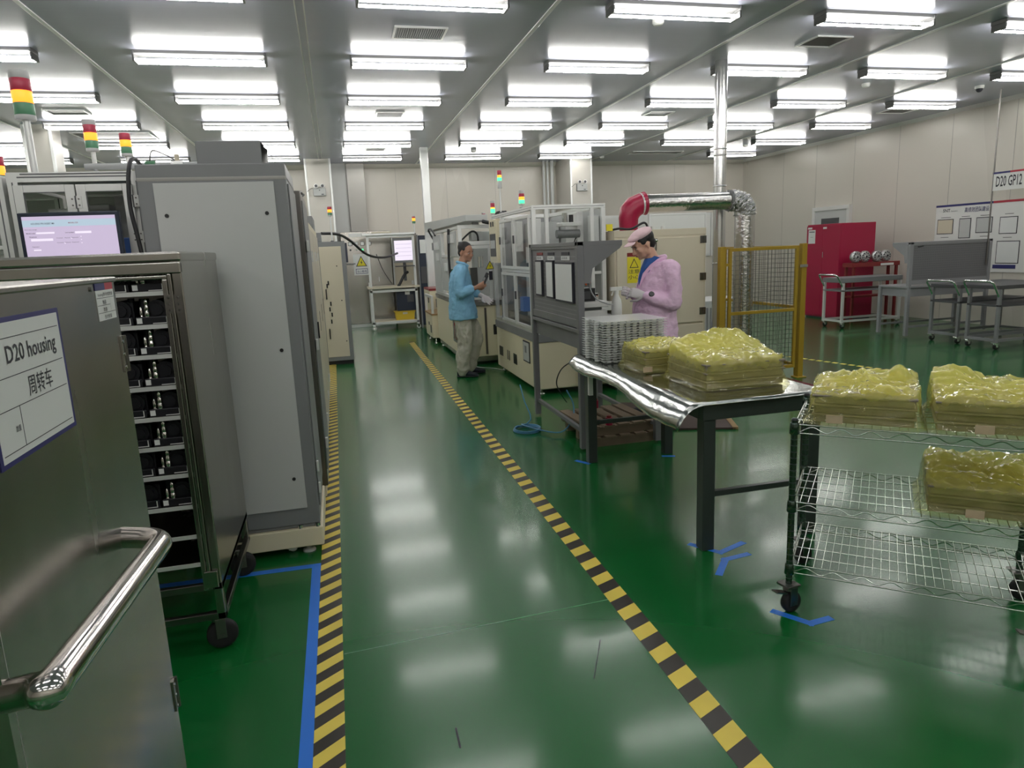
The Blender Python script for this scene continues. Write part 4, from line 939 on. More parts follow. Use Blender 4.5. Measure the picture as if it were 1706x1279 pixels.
MB().prism([(3.06-3.4, 1.33), (3.165-3.4, 1.33), (3.1125-3.4, 1.43)], 'y', 6.958-7.6, 6.96-7.6, 'ink').build('warning_triangle', sg)
MB().prism([(3.072-3.4, 1.337), (3.153-3.4, 1.337), (3.1125-3.4, 1.414)], 'y', 6.957-7.6, 6.958-7.6, 'signyellow').build('triangle_face', sg)
lettering('lettering', '注意', sg, (3.045-3.4, 6.9595-7.6, 1.27), (1,0,0), (0,0,1), .13, .045, 'ink')
lettering('lettering', '小心', sg, (3.045-3.4, 6.9595-7.6, 1.21), (1,0,0), (0,0,1), .13, .045, 'ink')
MB().box(*B(2.86, 2.93, 7.1, 7.12, 1.73, 1.80), 'signyellow').build('small_label', t)
MB().tube(curve_pts([(2.92-3.4, 7.2-7.6, 1.73), (3.0-3.4, 7.1-7.6, 1.75), (3.1-3.4, 7.0-7.6, 1.74), (3.25-3.4, 7.0-7.6, 1.80), (3.32-3.4, 7.05-7.6, 1.73)]), .012, 'cable', 6).build('cable', t)
for x in (3.4, 3.52): MB().cyl((x-3.4, -.5, 1.725), (x-3.4, -.5, 1.76), .022, 'white').build('lifting_eye', t)
MB().box(*B(4.0, 4.25, 8.35, 8.36, 1.6, 1.66), 'greenplate').build('exit_plate', t) if False else None

# ---- insulated duct: red sleeve, foil pipe, crumpled elbow, drop
t = thing('insulated_duct', 'foil wrapped exhaust duct with red sleeve above the cream enclosure', 'duct', (3.2, 7.25, 1.73))
o_ = Vector((3.2, 7.25, 1.73))
def DP(x, z, y=7.25): return Vector((x, y, z)) - o_
MB().tube([DP(3.18, 1.728), DP(3.18, 1.86), DP(3.20, 1.93), DP(3.25, 1.98), DP(3.32, 2.01), DP(3.37, 2.015)], [.10, .108, .118, .120, .113, .128], 'red', 20).build('red_sleeve', t)
MB().cyl(DP(3.315, 2.01), DP(3.335, 2.012), .118, 'trimw', 20).build('clamp_band', t)
MB().cyl(DP(3.36, 2.012), DP(4.42, 2.02), .098, 'foil', 28).build('horizontal_pipe', t)
el = MB(); pts = [DP(4.40, 2.02), DP(4.50, 2.015), DP(4.575, 1.985), DP(4.615, 1.93), DP(4.62, 1.85)]
el.tube(curve_pts(pts, 14), .114, 'foilc', 44); clouds(el.build('elbow', t), .075, .03)
MB().cyl(DP(4.40, 2.02), DP(4.425, 2.02), .118, 'alud', 24).build('tape_band', t)
MB().cyl(DP(4.62, 1.86), DP(4.62, .42), .112, 'foil', 26).build('drop_pipe', t)
MB().cyl(DP(4.62, .42), DP(4.62, .0), .09, 'darksteel', 20).box(4.4-3.2, 4.84-3.2, -.2, .2, -1.73, -1.69, 'darksteel').build('base_stub', t)
t = thing('spiral_duct', 'shiny vertical duct rising to the ceiling behind the gate', 'duct', (4.50, 7.60, 0))
k = MB(); k.cyl((0, 0, .2), (0, 0, 3.599), .072, 'duct', 24).build('pipe', t)
k = MB()
for z in (1.3, 2.2, 2.55, 2.62): MB().lathe([(.0721, 0), (.079, .004), (.079, .014), (.0721, .018)], (0, 0, z), 'duct', 24).build('joint_ring', t)
MB().box(-.15, .15, -.12, .12, 0, .2, 'darksteel').build('base_box', t)
# machinery behind the gate
t = thing('pump_unit', 'grey and white pump unit with pipes behind the mesh gate', 'machine', (4.25, 8.6, 0))
MB().box(-.2, .3, -.3, .3, .0, .7, 'white').box(-.16, .25, -.31, -.3, .72, .74, 'alu').build('body', t, bevel=.01)
MB().box(-.1, .15, -.31, -.305, .35, .52, 'screenblue').build('blue_label', t)
MB().cyl((-.05, 0, .7), (-.05, 0, 1.25), .14, 'greenplate', 20).cyl((.12, -.1, .7), (.12, -.1, 1.0), .07, 'chrome', 16).cyl((-.15, 0, 1.3), (.2, 0, 1.3), .05, 'chrome', 12).build('pump_head', t)
k = MB(); rnd = random.Random(3)
for i in range(9): k.tube(curve_pts([(-.15+.04*i, -.25, .74), (-.1+.03*i, -.3+rnd.random()*.1, 1.0+rnd.random()*.3), (.0+.02*i, -.2, 1.2+rnd.random()*.2), (.1, -.1, .9)]), .012, ('chrome', 'cable', 'white')[i % 3], 5)
k.build('hose', t)
t = thing('machine_cabinet', 'grey louvred cabinet low behind the mesh gate', 'cabinet', (5.6, 9.5, 0))
k = MB().box(-.5, .35, -.4, .4, .0, .72, 'greypanel').build('body', t, bevel=.01)
k = MB()
for i in range(14): k.box(-.45+.055*i, -.425+.055*i, -.41, -.4, .1, .62, 'benchgrey')
k.build('louvre', t)
t = thing('panel_screen', 'tall pale partition panel standing beyond the mesh gate', 'panel', (5.9, 11.3, 0))
MB().box(-.55, .5, -.02, .02, .05, 2.05, 'white').build('panel', t)
MB().box(-.57, -.55, -.03, .03, 0, 2.08, 'alu').box(.5, .52, -.03, .03, 0, 2.08, 'alu').box(-.55, .5, -.03, .03, 2.05, 2.08, 'alu').build('frame', t)
MB().box(-.6, -.5, -.2, .2, 0, .03, 'alu').box(.45, .55, -.2, .2, 0, .03, 'alu').build('foot', t)

# ---- yellow mesh gate
t = thing('mesh_gate', 'yellow framed wire mesh safety gate beside the cream enclosure', 'gate', (4.55, 6.78, 0))
B = rel(t)
for x in (4.02, 5.03): MB().box(*B(x, x+.065, 6.75, 6.81, 0, 1.51), 'yellow').box(*B(x-.03, x+.095, 6.72, 6.84, 0, .012), 'yellow').build('post', t, bevel=.004)
lf = MB(); 
lf.box(*B(4.135, 4.17, 6.765, 6.795, .12, 1.49), 'yellow').box(*B(4.965, 5.0, 6.765, 6.795, .12, 1.49), 'yellow')
for z in (1.455, .765, .12): lf.box(*B(4.17, 4.965, 6.765, 6.795, z, z+.035), 'yellow')
lf = lf.build('leaf_frame', t, bevel=.003)
def mesh_wire(x0, x1, z0, z1, y, nx, nz, name, par, along='x'):
    mb = MB(); r = .0016
    for i in range(1, nx):
        x = x0+(x1-x0)*i/nx
        if along == 'x': mb.box(x-r, x+r, y-r, y+r, z0, z1, 'darksteel')
        else: mb.box(y-r, y+r, x-r, x+r, z0, z1, 'darksteel')
    for i in range(1, nz):
        z = z0+(z1-z0)*i/nz
        if along == 'x': mb.box(x0, x1, y-r, y+r, z-r, z+r, 'darksteel')
        else: mb.box(y-r, y+r, x0, x1, z-r, z+r, 'darksteel')
    return mb.build(name, par)
mesh_wire(4.17-4.55, 4.965-4.55, .155, .765, 0, 16, 12, 'wire_mesh', lf)
mesh_wire(4.17-4.55, 4.965-4.55, .80, 1.455, 0, 16, 13, 'wire_mesh', lf)
for z in (.35, 1.3): MB().box(*B(4.08, 4.14, 6.77, 6.79, z, z+.03), 'yellow').build('hinge', t)
MB().box(*B(5.0, 5.10, 6.74, 6.755, 1.25, 1.28), 'chrome').build('latch', t)
t = thing('mesh_fence', 'yellow framed mesh fence running back from right gate post', 'fence', (5.06, 7.6, 0))
fr_ = MB()
for z in (.78, .12): fr_.box(-.018, .018, -.76, .8, z, z+.035, 'yellow')
fr_.box(-.018, .018, .77, .80, 0, 1.49, 'yellow').box(-.018, .018, -.78, -.75, 0, 1.49, 'yellow').box(-.018, .018, -.76, .8, 1.455, 1.49, 'yellow').build('frame', t, bevel=.003)
mesh_wire(-.75, .77, .155, 1.455, 0, 24, 24, 'wire_mesh', t, 'y')
# ================================================================ FOREGROUND RIGHT
# ---- film covered table
TX0, TX1, TY0, TY1, TZ = 1.68, 2.42, 2.99, 4.76, .80
t = thing('work_table', 'dark legged table covered in shiny silver film, in the foreground right', 'table', (2.05, 3.88, 0))
B = rel(t)
for x, y in ((1.72, 3.02), (2.33, 3.02), (1.70, 4.63), (2.31, 4.63)): MB().box(*B(x, x+.068, y, y+.068, 0, .70), 'legdark').build('leg', t, bevel=.004)
MB().box(*B(1.71, 2.41, 3.01, 3.05, .70, .785), 'legdark').box(*B(1.71, 2.41, 4.68, 4.72, .70, .785), 'legdark').box(*B(1.71, 1.75, 3.05, 4.68, .70, .785), 'legdark').box(*B(2.37, 2.41, 3.05, 4.68, .70, .785), 'legdark').build('apron', t, bevel=.003)
MB().box(*B(1.69, 2.43, 2.99, 4.75, .785, .797), 'legdark').build('tabletop', t)
MB().box(*B(1.788, 2.33, 3.035, 3.065, .285, .315), 'legdark').build('crossbar', t, bevel=.002)
MB().box(*B(1.77, 2.31, 4.65, 4.68, .285, .315), 'legdark').build('crossbar', t, bevel=.002)
# film: lies flat, curls down over the aisle side and a little over the front
fm = MB(); NU, NV = 26, 90; vs = []
prof = [(-.14, -.115), (-.125, -.085), (-.105, -.055), (-.08, -.028), (-.05, -.010), (-.025, -.002), (0, .001)]
for j in range(NV+1):
    v = j/NV; y = TY0-.02+(TY1-TY0+.03)*v
    hang = .55+.45*(1-v)+.12*math.sin(9*v)
    for i in range(NU+1):
        if i < len(prof):
            dx, dz = prof[i]; x = TX0+.01+dx*hang; z = TZ+.001+dz*hang
            z += .007*noise.noise(Vector((x*6, y*4, 1.3)))*(1-i/len(prof)); x += .008*noise.noise(Vector((z*7, y*7, 4.1)))*(1-i/len(prof))
        else:
            w = (i-len(prof)+1)/(NU-len(prof)+1); x = TX0+.01+(TX1-TX0)*w; z = TZ+.0015+.0016*noise.noise(Vector((x*5, y*5, 0)))
        if j == 0: z -= .012; 
        vs.append((x-2.05, y-3.88, z))
fs = [(j*(NU+1)+i, j*(NU+1)+i+1, (j+1)*(NU+1)+i+1, (j+1)*(NU+1)+i) for j in range(NV) for i in range(NU)]
fm.add(vs, fs, 'tablefilm', True); fo = fm.build('table_film', t)
sd = fo.modifiers.new('s', 'SOLIDIFY'); sd.thickness = .0006
MB().box(*B(1.70, 1.73, 4.60, 4.63, .52, .66), 'white').build('small_label', t)
MB().box(*B(1.95, 2.06, 4.2, 4.32, .62, .70), 'white').cyl((2.0-2.05, 4.26-3.88, .62), (2.0-2.05, 4.26-3.88, .52), .006, 'chrome', 8).cyl((2.0-2.05, 4.26-3.88, .52), (2.0-2.05, 4.26-3.88, .505), .018, 'chrome', 12).build('under_bracket', t) if False else None

# ---- clear plastic trays in one tall stack
def clear_tray():
    t = MB(); a, b, h = .23, .205, .0160
    t.box(-a, a, -b, b, h-.0022, h, 'traypl')              # flange
    n = 9
    for i in range(n):                                      # fluted long side walls
        x = -a+.02+(2*a-.04)*(i+.5)/n; w = (2*a-.04)/n*.38
        for y in (-b+.014, b-.014): t.add([(x-w, y-.004, h), (x+w, y-.004, h), (x+w*.7, y+.004, .002), (x-w*.7, y+.004, .002)], [(0, 1, 2, 3)], 'traypl')
    m = 7
    for i in range(m):
        y = -b+.02+(2*b-.04)*(i+.5)/m; w = (2*b-.04)/m*.38
        for x in (-a+.012, a-.012): t.add([(x-.004, y-w, h), (x-.004, y+w, h), (x+.004, y+w*.7, .002), (x+.004, y-w*.7, .002)], [(0, 1, 2, 3)], 'traypl')
    t.box(-a+.02, a-.02, -b+.02, b-.02, .001, .0022, 'traypl')
    for i in range(1, 6):
        x = -a+.02+(2*a-.04)*i/6; t.box(x-.001, x+.001, -b+.02, b-.02, .002, h-.004, 'traypl')
    for sgn in (-1, 1):                                     # locating lugs on the aisle side
        t.cyl((-a-.002, sgn*.09, h-.010), (-a-.002, sgn*.09, h), .018, 'traypl', 10)
    return t.build('plastic_tray')
tp = clear_tray(); z = TZ+.0045
rnk = ['bottom', 'second', 'third', 'fourth', 'fifth', 'sixth', 'seventh', 'eighth', 'ninth', 'tenth', 'eleventh', 'twelfth', 'thirteenth', 'fourteenth', 'fifteenth', 'sixteenth', 'top']
for k in range(17):
    o = tp if k == 0 else tp.copy()
    if k: COL.objects.link(o)
    o.location = (1.905+random.uniform(-.003, .003), 4.45+random.uniform(-.004, .004), z+k*.0165)
    o.rotation_euler = (0, 0, random.uniform(-.008, .008))
    tag(o, 'clear plastic tray, %s of the tall stack on silver table' % (rnk[k]+(' from bottom' if 0 < k < 16 else '')), 'tray', 'clear plastic trays stacked on the silver table')

# ---- film wrapped packs
def wrapped_pack(label, loc, rz, Lx, Ly, hin, hf, seed, ntray=3, peaks=(), dense=False, group=None, labelx=None):
    t = thing('wrapped_pack', label, 'wrapped package', loc, rz, group)
    hh = hin/ntray
    for k in range(ntray):
        a, b = Lx/2-.014, Ly/2-.014; z0 = .003+k*hh
        MB().box(-a+.008, a-.008, -b+.008, b-.008, z0, z0+hh*.72, 'packed').box(-a, a, -b, b, z0+hh*.72, z0+hh*.95, 'packed').build('packed_tray', t, bevel=.004)
    NT, NS, NC = 112, 16, 20; vs = []
    def perim(s, grow):
        ang = 2*PI*s; c, q = math.cos(ang), math.sin(ang); p = 9
        r = (abs(c)**p+abs(q)**p)**(-1/p)
        return c*r*(Lx/2+grow), q*r*(Ly/2+grow)
    def top(x, y):
        e = max(abs(x)/(Lx/2), abs(y)/(Ly/2))
        n1 = noise.noise(Vector((x*9+seed, y*9, seed))); n2 = noise.noise(Vector((x*26, y*26+seed, seed*2)))
        gx = .3*Lx*math.sin(seed); gy = -.1*Ly; an = math.atan2(y-gy, x-gx); rr = math.hypot(x-gx, y-gy)
        t1 = an*2.6+seed+.9*noise.noise(Vector((x*5, y*5, seed))); t2 = (x*.6+y)*13+seed+.8*n1*3; t3 = (x-y*.4)*17+2*n1
        tri = lambda t: abs((t % 1)*2-1)
        h = hf*(.90+.10*(1-e**4)) + .020*n1 + .020*(tri(t1)-.5)*min(1, rr*6)*(1-.5*e) + .011*(tri(t2)-.5) + .008*(tri(t3)-.5)
        h += (hf-hin)*.35*(y/(Ly/2))
        for px, py, ph, pw in peaks: h += ph*math.exp(-((x-px)**2+(y-py)**2)/pw**2)
        return max(h, hin+.006)
    for j in range(NS+1):
        f = j/NS
        for i in range(NT):
            x, y = perim(i/NT, .012*(1-f)**6*2-.010*f*f); H = top(x, y); z = .0015+f*H
            nn = noise.noise(Vector((x*20+seed, y*20, z*34))); n2 = 1-abs(noise.noise(Vector((x*11, y*11+seed, z*9)))*2.2)
            g = (.005*nn+.010*(n2-.5))*min(1, f*5)
            r = math.hypot(x, y); x += x/r*g; y += y/r*g
            vs.append((x, y, z))
    for j in range(1, NC+1):
        f = 1-j/NC
        for i in range(NT):
            x, y = perim(i/NT, -.010); x *= f; y *= f
            vs.append((x, y, top(x, y)))
    R_ = NS+NC
    fs = [(j*NT+i, j*NT+(i+1) % NT, (j+1)*NT+(i+1) % NT, (j+1)*NT+i) for j in range(R_) for i in range(NT)]
    f_ = MB().add(vs, fs, 'film', True); o = f_.build('film_wrap', t)
    # second loose layer gathered on the top: denser colour
    vs = []; n = 26
    for j in range(n+1):
        for i in range(n+1):
            a = i/n*2-1; b = j/n*2-1
            x = a*Lx*.44; y = b*Ly*.36 + Ly*.05; w = .008+.022*abs(noise.noise(Vector((x*12+seed, y*30, 9))))
            vs.append((x+.02*noise.noise(Vector((b*3, seed, 1))), y+.02*noise.noise(Vector((a*4, seed, 5))), top(x, y)*.92 - w + .010*noise.noise(Vector((x*22, y*44, seed)))))
    fs = [(j*(n+1)+i, j*(n+1)+i+1, (j+1)*(n+1)+i+1, (j+1)*(n+1)+i) for j in range(n) for i in range(n)]
    MB().add(vs, fs, 'film2' if dense else 'film', True).build('film_fold', t)
    if labelx is not None: MB().box(labelx-.03, labelx+.03, -Ly/2-.018, -Ly/2-.014, .010, .042, 'kraft').build('kraft_label', t)
    return t
wrapped_pack('smaller pack of trays in yellow film next to clear tray stack', (1.97, 4.00, TZ+.004), .02, .42, .36, .13, .165, 2.1, 3, peaks=((.08, -.05, .02, .06),), labelx=-.19)
wrapped_pack('largest yellow film wrapped pack on silver table with tall loose film', (2.085, 3.45, TZ+.004), -.03, .50, .50, .135, .19, 7.7, 3, peaks=((.12, .20, .07, .16), (-.12, .18, .03, .1)))
tg = MB().cyl((2.06, 3.83, .985), (2.10, 3.81, .99), .018, 'pinktag', 12).tube([(2.06, 3.80, .985), (2.08, 3.79, 1.0), (2.10, 3.80, .985)], .003, 'ink', 5).build('pink_tag')
tag(tg, 'small pink tag stuck between the two packs on silver table', 'tag')

# ---- chrome wire rack on castors
RL, RW = .87, .50
RZ = math.atan2(-.673, .74)
t = thing('wire_rack', 'chrome wire shelving rack on castors at right edge, holding yellow packs', 'rack', (1.76, 2.37, 0), RZ)
for x in (0, RL):
    for y in (0, RW):
        pm = MB().cyl((x, y, .13), (x, y, .85), .0135, 'post', 14)
        for k in range(26): pm.cyl((x, y, .16+k*.0265), (x, y, .1625+k*.0265), .0142, 'ink', 14)
        pm.lathe([(.0135, 0), (.013, .006), (.006, .009)], (x, y, .85), 'black', 12)
        for z in (.79, .455, .175): pm.lathe([(.0155, 0), (.02, .004), (.018, .045), (.0155, .05)], (x, y, z), 'post', 14)
        pm.build('post', t)
        caster(t, x, y, .135, .047, .03, yaw=(.9 if x == 0 else .3), tyre='rubber', fork='darksteel', brake=(y == 0))
for zt in (.832, .50, .22):
    s = MB(); r = .0028
    def beam(a, b, s=s, zt=zt):
        a = Vector(a); b = Vector(b); n = max(6, int((b-a).length/.05))
        for dz in (0, -.036): s.tube([a+Vector((0, 0, dz)), b+Vector((0, 0, dz))], .0032, 'wire', 6)
        zz = [a+(b-a)*(i/n)+Vector((0, 0, -.003 if i % 2 else -.033)) for i in range(n+1)]
        s.tube(round_path(zz, .018, 3), .0022, 'wire', 5)
    beam((.014, 0, zt), (RL-.014, 0, zt)); beam((.014, RW, zt), (RL-.014, RW, zt)); beam((0, .014, zt), (0, RW-.014, zt)); beam((RL, .014, zt), (RL, RW-.014, zt))
    for i in range(1, 28):
        x = RL*i/28; s.tube([(x, 0, zt+.003), (x, RW, zt+.003)], .0019, 'wire', 5)
    for i in range(1, 5):
        y = RW*i/5; s.tube([(0, y, zt-.003), (RL, y, zt-.003)], .0026, 'wire', 5)
    s.build('wire_shelf', t)
def on_rack(u, v, z):
    c, s_ = math.cos(RZ), math.sin(RZ); return (1.76+u*c-v*s_, 2.37+u*s_+v*c, z)
wrapped_pack('yellow film wrapped tray pack on top shelf of wire rack, left', on_rack(.245, .215, .838), RZ, .40, .40, .115, .145, 4.4, 3, peaks=((-.05, .05, .02, .1), (.12, .12, .035, .05)), dense=True, labelx=-.10)
wrapped_pack('yellow film wrapped tray pack on top shelf, cut off by right edge', on_rack(.672, .215, .838), RZ, .40, .40, .115, .155, 9.2, 3, peaks=((-.12, .12, .03, .1),), labelx=-.03)
wrapped_pack('yellow film wrapped tray pack alone on the middle shelf', on_rack(.668, .235, .506), RZ, .40, .40, .11, .155, 5.6, 3, peaks=((-.15, .02, .03, .07),), dense=True, labelx=-.03)

# ---- hoses on the floor
pts = []
for i in range(42):
    a = 2*PI*i/14; r = .105+.004*math.sin(a*1.7+i*.1)
    pts.append((1.52+r*math.cos(a+2.2)*1.05+.004*i/14, 5.72+r*math.sin(a+2.2)*1.25, .008+.008*(i//14)))
tag(MB().tube(curve_pts([(1.60, 6.2, .32), (1.585, 6.0, .20), (1.60, 5.86, .06)]+pts[::1]+[(1.66, 5.5, .03), (1.78, 5.45, .04), (1.88, 5.5, .14), (1.90, 5.55, .25), (1.86, 5.6, .36)], 3), .0065, 'hose', 7).build('air_hose'), 'coiled blue air hose lying on the green floor by the machine', 'hose')
tag(MB().tube(curve_pts([(1.70, 4.78, .74), (1.70, 4.95, .72), (1.72, 5.3, .60), (1.74, 5.5, .45), (1.80, 5.55, .33), (1.86, 5.6, .25)]), .005, 'cable', 6).build('black_cable'), 'thin black cable hanging from the silver table to floor', 'cable')
tag(MB().tube(curve_pts([(1.75, 9.32, .01), (1.85, 9.15, .008), (1.95, 9.05, .008), (2.05, 8.85, .01)]), .005, 'greycable', 6).build('grey_cable'), 'thin pale cable on floor near the feet of person in blue', 'cable')

# ---- under the workstation
t = thing('wooden_pallet', 'low brown wooden slatted stand under the grey workstation', 'pallet', (2.15, 5.32, 0))
for y in (-.28, 0, .28): MB().box(-.30, .28, y-.03, y+.03, 0, .07, 'wood').build('bearer', t)
for x in (-.26, -.13, .0, .13, .25): MB().box(x-.045, x+.045, -.33, .33, .07, .085, 'wood').build('slat', t)
up = dup(t, (2.13, 5.34, .0855), .05, 'brown wooden slatted stand stacked on another under the workstation')
mt = MB().prism([(-.52, -.42), (.50, -.42), (.50, .60), (-.52, .60)], 'z', 0, .02, 'matbrown').box(.47, .52, -.42, .60, 0, .024, 'woodedge')
tag(mt.build('floor_mat', loc=(2.86, 5.62, 0), rot=(0, 0, -.36), bevel=.003), 'brown anti fatigue mat under feet of the person in pink', 'mat')

# ---- things on the workstation
t = thing('weighing_scale', 'flat white two layer test unit on the workstation top', 'scale', (1.965, 5.35, .961))
MB().box(-.15, .13, -.14, .16, .0, .11, 'white').box(-.10, -.06, -.143, -.14, .03, .055, 'greyframe').box(-.02, .08, -.143, -.14, .03, .05, 'greycable').build('base', t, bevel=.008)
MB().box(-.16, .14, -.15, .17, .135, .18, 'white').box(-.12, .1, -.1, .12, .11, .135, 'greyframe').build('platform', t, bevel=.006)
tag(MB().box(-.10, .09, -.08, .08, 0, .105, 'black').cyl((.1, 0, .03), (.14, -.02, .03), .028, 'chrome', 14).box(-.06, .05, -.082, -.08, .02, .08, 'darkgrey').build('black_box', loc=(1.93, 5.36, 1.1415), bevel=.006), 'small black device sitting on the white scale', 'device')
t = thing('spray_bottle', 'pale spray bottle standing on the workstation before gloved hands', 'bottle', (2.15, 5.15, .961))
MB().lathe([(.036, 0), (.042, .01), (.042, .15), (.036, .19), (.018, .225), (.016, .24)], (0, 0, 0), 'trayb' if 'trayb' in M else 'white', 18).build('body', t)
MB().box(-.055, .045, -.014, .014, .262, .292, 'white').cyl((0, 0, .24), (0, 0, .265), .018, 'white').obox((-.035, 0, .245), (.4, 0, 1), (0, 1, 0), (-1, 0, .4), .022, .006, .006, 'white').build('trigger_head', t, bevel=.004)
t = thing('hand_tool', 'orange handheld tool hanging from the workstation hood', 'tool', (1.875, 5.03, 1.30))
MB().loft([((0, 0, .0), (.014, 0, 0), (0, .014, 0)), ((-.004, 0, .05), (.020, 0, .004), (0, .017, 0)), ((-.018, 0, .10), (.026, 0, .006), (0, .02, 0)), ((-.03, 0, .15), (.022, 0, .006), (0, .018, 0)), ((-.034, 0, .165), (.010, 0, 0), (0, .010, 0))], 'orangetool', 14).obox((-.035, 0, .03), (-.3, 0, 1), (0, 1, 0), (1, 0, .3), .045, .006, .006, 'orangetool').build('body', t)
MB().tube(curve_pts([(.0, 0, .005), (.02, 0, -.07), (.07, .0, -.13), (.15, .01, -.165), (.2, .02, -.175)]), .006, 'greycable', 7).build('cord', t)
MB().cyl((-.034, 0, .16), (-.034, 0, .30), .002, 'cable', 5).build('hanger', t)

# ================================================================ FAR RIGHT
t = thing('red_cabinet', 'tall red double door cabinet by the right wall', 'cabinet', (9.5, 11.65, 0))
MB().box(-.36, .40, -.47, .48, .03, 1.80, 'red').box(-.34, .38, -.45, .46, 0, .03, 'darkgrey').build('body', t, bevel=.006)
for a, b in ((-.465, .002), (.008, .475)): MB().box(-.378, -.36, a, b, .06, 1.775, 'red').build('door', t, bevel=.004)
MB().box(-.392, -.378, -.035, -.015, 1.17, 1.28, 'chrome').build('door_handle', t, bevel=.003)
MB().box(-.381, -.378, .22, .42, 1.44, 1.70, 'paper').box(-.382, -.381, .24, .40, 1.655, 1.67, 'ink').box(-.382, -.381, .28, .36, 1.56, 1.565, 'ink').build('paper_notice', t)
MB().box(-.381, -.378, .32, .44, 1.715, 1.75, 'paper').build('label', t)
MB().box(-.381, -.378, -.10, 0, 1.71, 1.745, 'paper').build('label', t)

t = thing('red_bench', 'red workbench with white label holding round castings', 'bench', (9.65, 11.05, 0))
# stands in front of the cabinet's right half, beside it
t.location = (9.66, 10.85, 0)
MB().box(-.62, .40, -.13, .13, 1.00, 1.075, 'darkred').build('top', t, bevel=.003)
for x in (-.58, .34):
    for y in (-.11, .08): MB().box(x, x+.04, y, y+.04, 0, 1.0, 'darkred').build('leg', t)
MB().box(-.60, .38, -.11, .12, .45, .48, 'darkred').build('shelf', t)
MB().box(-.02, .26, -.134, -.13, 1.01, 1.05, 'paper').build('label', t)
def casting():
    t = thing('round_casting', 'x', 'casting')
    b = MB().lathe([(.088, -.035), (.104, -.03), (.104, .03), (.085, .04)], (0, 0, .104), 'casting', 26, (0, -1, 0)).lathe([(.035, .04), (.035, .055), (.022, .056)], (0, 0, .104), 'casting', 18, (0, -1, 0))
    for k in range(10):
        a = 2*PI*k/10; b.cyl((.07*math.cos(a), -.038, .104+.07*math.sin(a)), (.07*math.cos(a), -.052, .104+.07*math.sin(a)), .011, 'casting', 8)
    b.build('body', t)
    h = MB().cyl((0, -.0575, .104), (0, -.0565, .104), .02, 'ink', 14)
    for k in range(10):
        a = 2*PI*(k+.5)/10; h.cyl((.07*math.cos(a), -.0405, .104+.07*math.sin(a)), (.07*math.cos(a), -.0415, .104+.07*math.sin(a)), .013, 'ink', 8)
    h.build('bore', t)
    return t
cs = None
for i, (x, y) in enumerate(((9.16, 10.80), (9.385, 10.84), (9.61, 10.80), (9.83, 10.83))):
    o = casting() if cs is None else copy_tree(cs)
    cs = cs or o; o.location = (x, y, 1.0755)
    tag(o, 'round silver machined casting on the red bench, %s of the four' % ('leftmost', 'second from left', 'third from left', 'rightmost')[i], None, 'round castings on the red bench')

def push_trolley(loc, Lx, Wy, zt, label, deck='steel', mm='alu', zmid=None, thick=.05):
    """two deck trolley, push handle at the -x end"""
    t = thing('push_trolley', label, 'trolley', loc)
    for x in (0, Lx-.04):
        for y in (0, Wy-.04): MB().box(x, x+.04, y, y+.04, .10, zt, mm).build('leg', t, bevel=.003)
    MB().box(-.005, Lx+.005, -.005, Wy+.005, zt-thick, zt, deck).build('top_deck', t, bevel=.004)
    MB().box(0, Lx, 0, Wy, (zmid or zt*.62)-.03, zmid or zt*.62, deck).build('lower_deck', t, bevel=.003)
    b = MB()
    for y in (0, Wy-.035): b.box(.04, Lx-.04, y, y+.035, .11, .145, mm)
    for x in (0, Lx-.035): b.box(x, x+.035, 0.04, Wy-.04, .11, .145, mm)
    b.build('base_frame', t)
    MB().tube([(.02, .02, zt-.16), (-.10, .02, zt+.04), (-.13, .06, zt+.06), (-.13, Wy-.06, zt+.06), (-.10, Wy-.02, zt+.04), (.02, Wy-.02, zt-.16)], .015, 'chrome', 10, fillet=.04).build('push_handle', t)
    for x in (.03, Lx-.03):
        for y in (.03, Wy-.03): caster(t, x, y, .10, .045, .028, tyre='rubber', fork='chrome')
    return t
push_trolley((8.33, 10.08, 0), 1.20, .50, .86, 'steel push trolley in front of the red cabinet', 'greyframe', 'alu', .66, .08)
push_trolley((8.42, 7.86, 0), 1.3, .50, .83, 'steel trolley with dark decks, farther of the pair at right', 'darkgrey', 'greyframe', .60, .05)
push_trolley((8.35, 7.20, 0), 1.3, .48, .85, 'steel trolley with dark decks, nearer of the pair at right', 'darkgrey', 'greyframe', .60, .05)
tag(MB().box(0, 1.9, 0, .03, 0, .1, 'cable').build('x'), 'x', 'x') if False else None

# ---- notice boards and hanging sign
t = thing('notice_board', 'white notice board with framed sheets and navy red top stripe on right wall', 'notice board', (10.495, 9.55, .88))
def BB(y0, y1, z0, z1, d, m, e=.0): return MB().box(-.012-d, -.012-d+.004+e, y0-9.55, y1-9.55, z0-.88, z1-.88, m)
MB().box(-.012, 0, 8.60-9.55, 10.42-9.55, 0, 1.14, 'boardwhite' if 'boardwhite' in M else 'white').build('board', t)
BB(9.30, 10.42, 1.985, 2.02, .004, 'navy').build('stripe', t); BB(8.60, 9.30, 1.985, 2.02, .004, 'crimson').build('stripe', t)
BB(8.82, 9.22, .94, 1.0, .004, 'navy').build('stripe', t)
for (a, b, z0, z1, m_) in ((10.04, 10.37, 1.52, 1.775, 'tan'), (9.69, 9.92, 1.44, 1.775, 'greypanel'), (9.29, 9.59, 1.52, 1.775, 'greypanel'), (8.85, 9.16, 1.49, 1.76, 'paper'), (8.78, 9.18, 1.02, 1.38, 'paper')):
    fm_ = BB(a, b, z0, z1, .004, 'ink').build('sheet_frame', t); MB().box(-.0175, -.016, a+.012-9.55, b-.012-9.55, z0+.012-.88, z1-.012-.88, m_).build('framed_sheet', fm_)
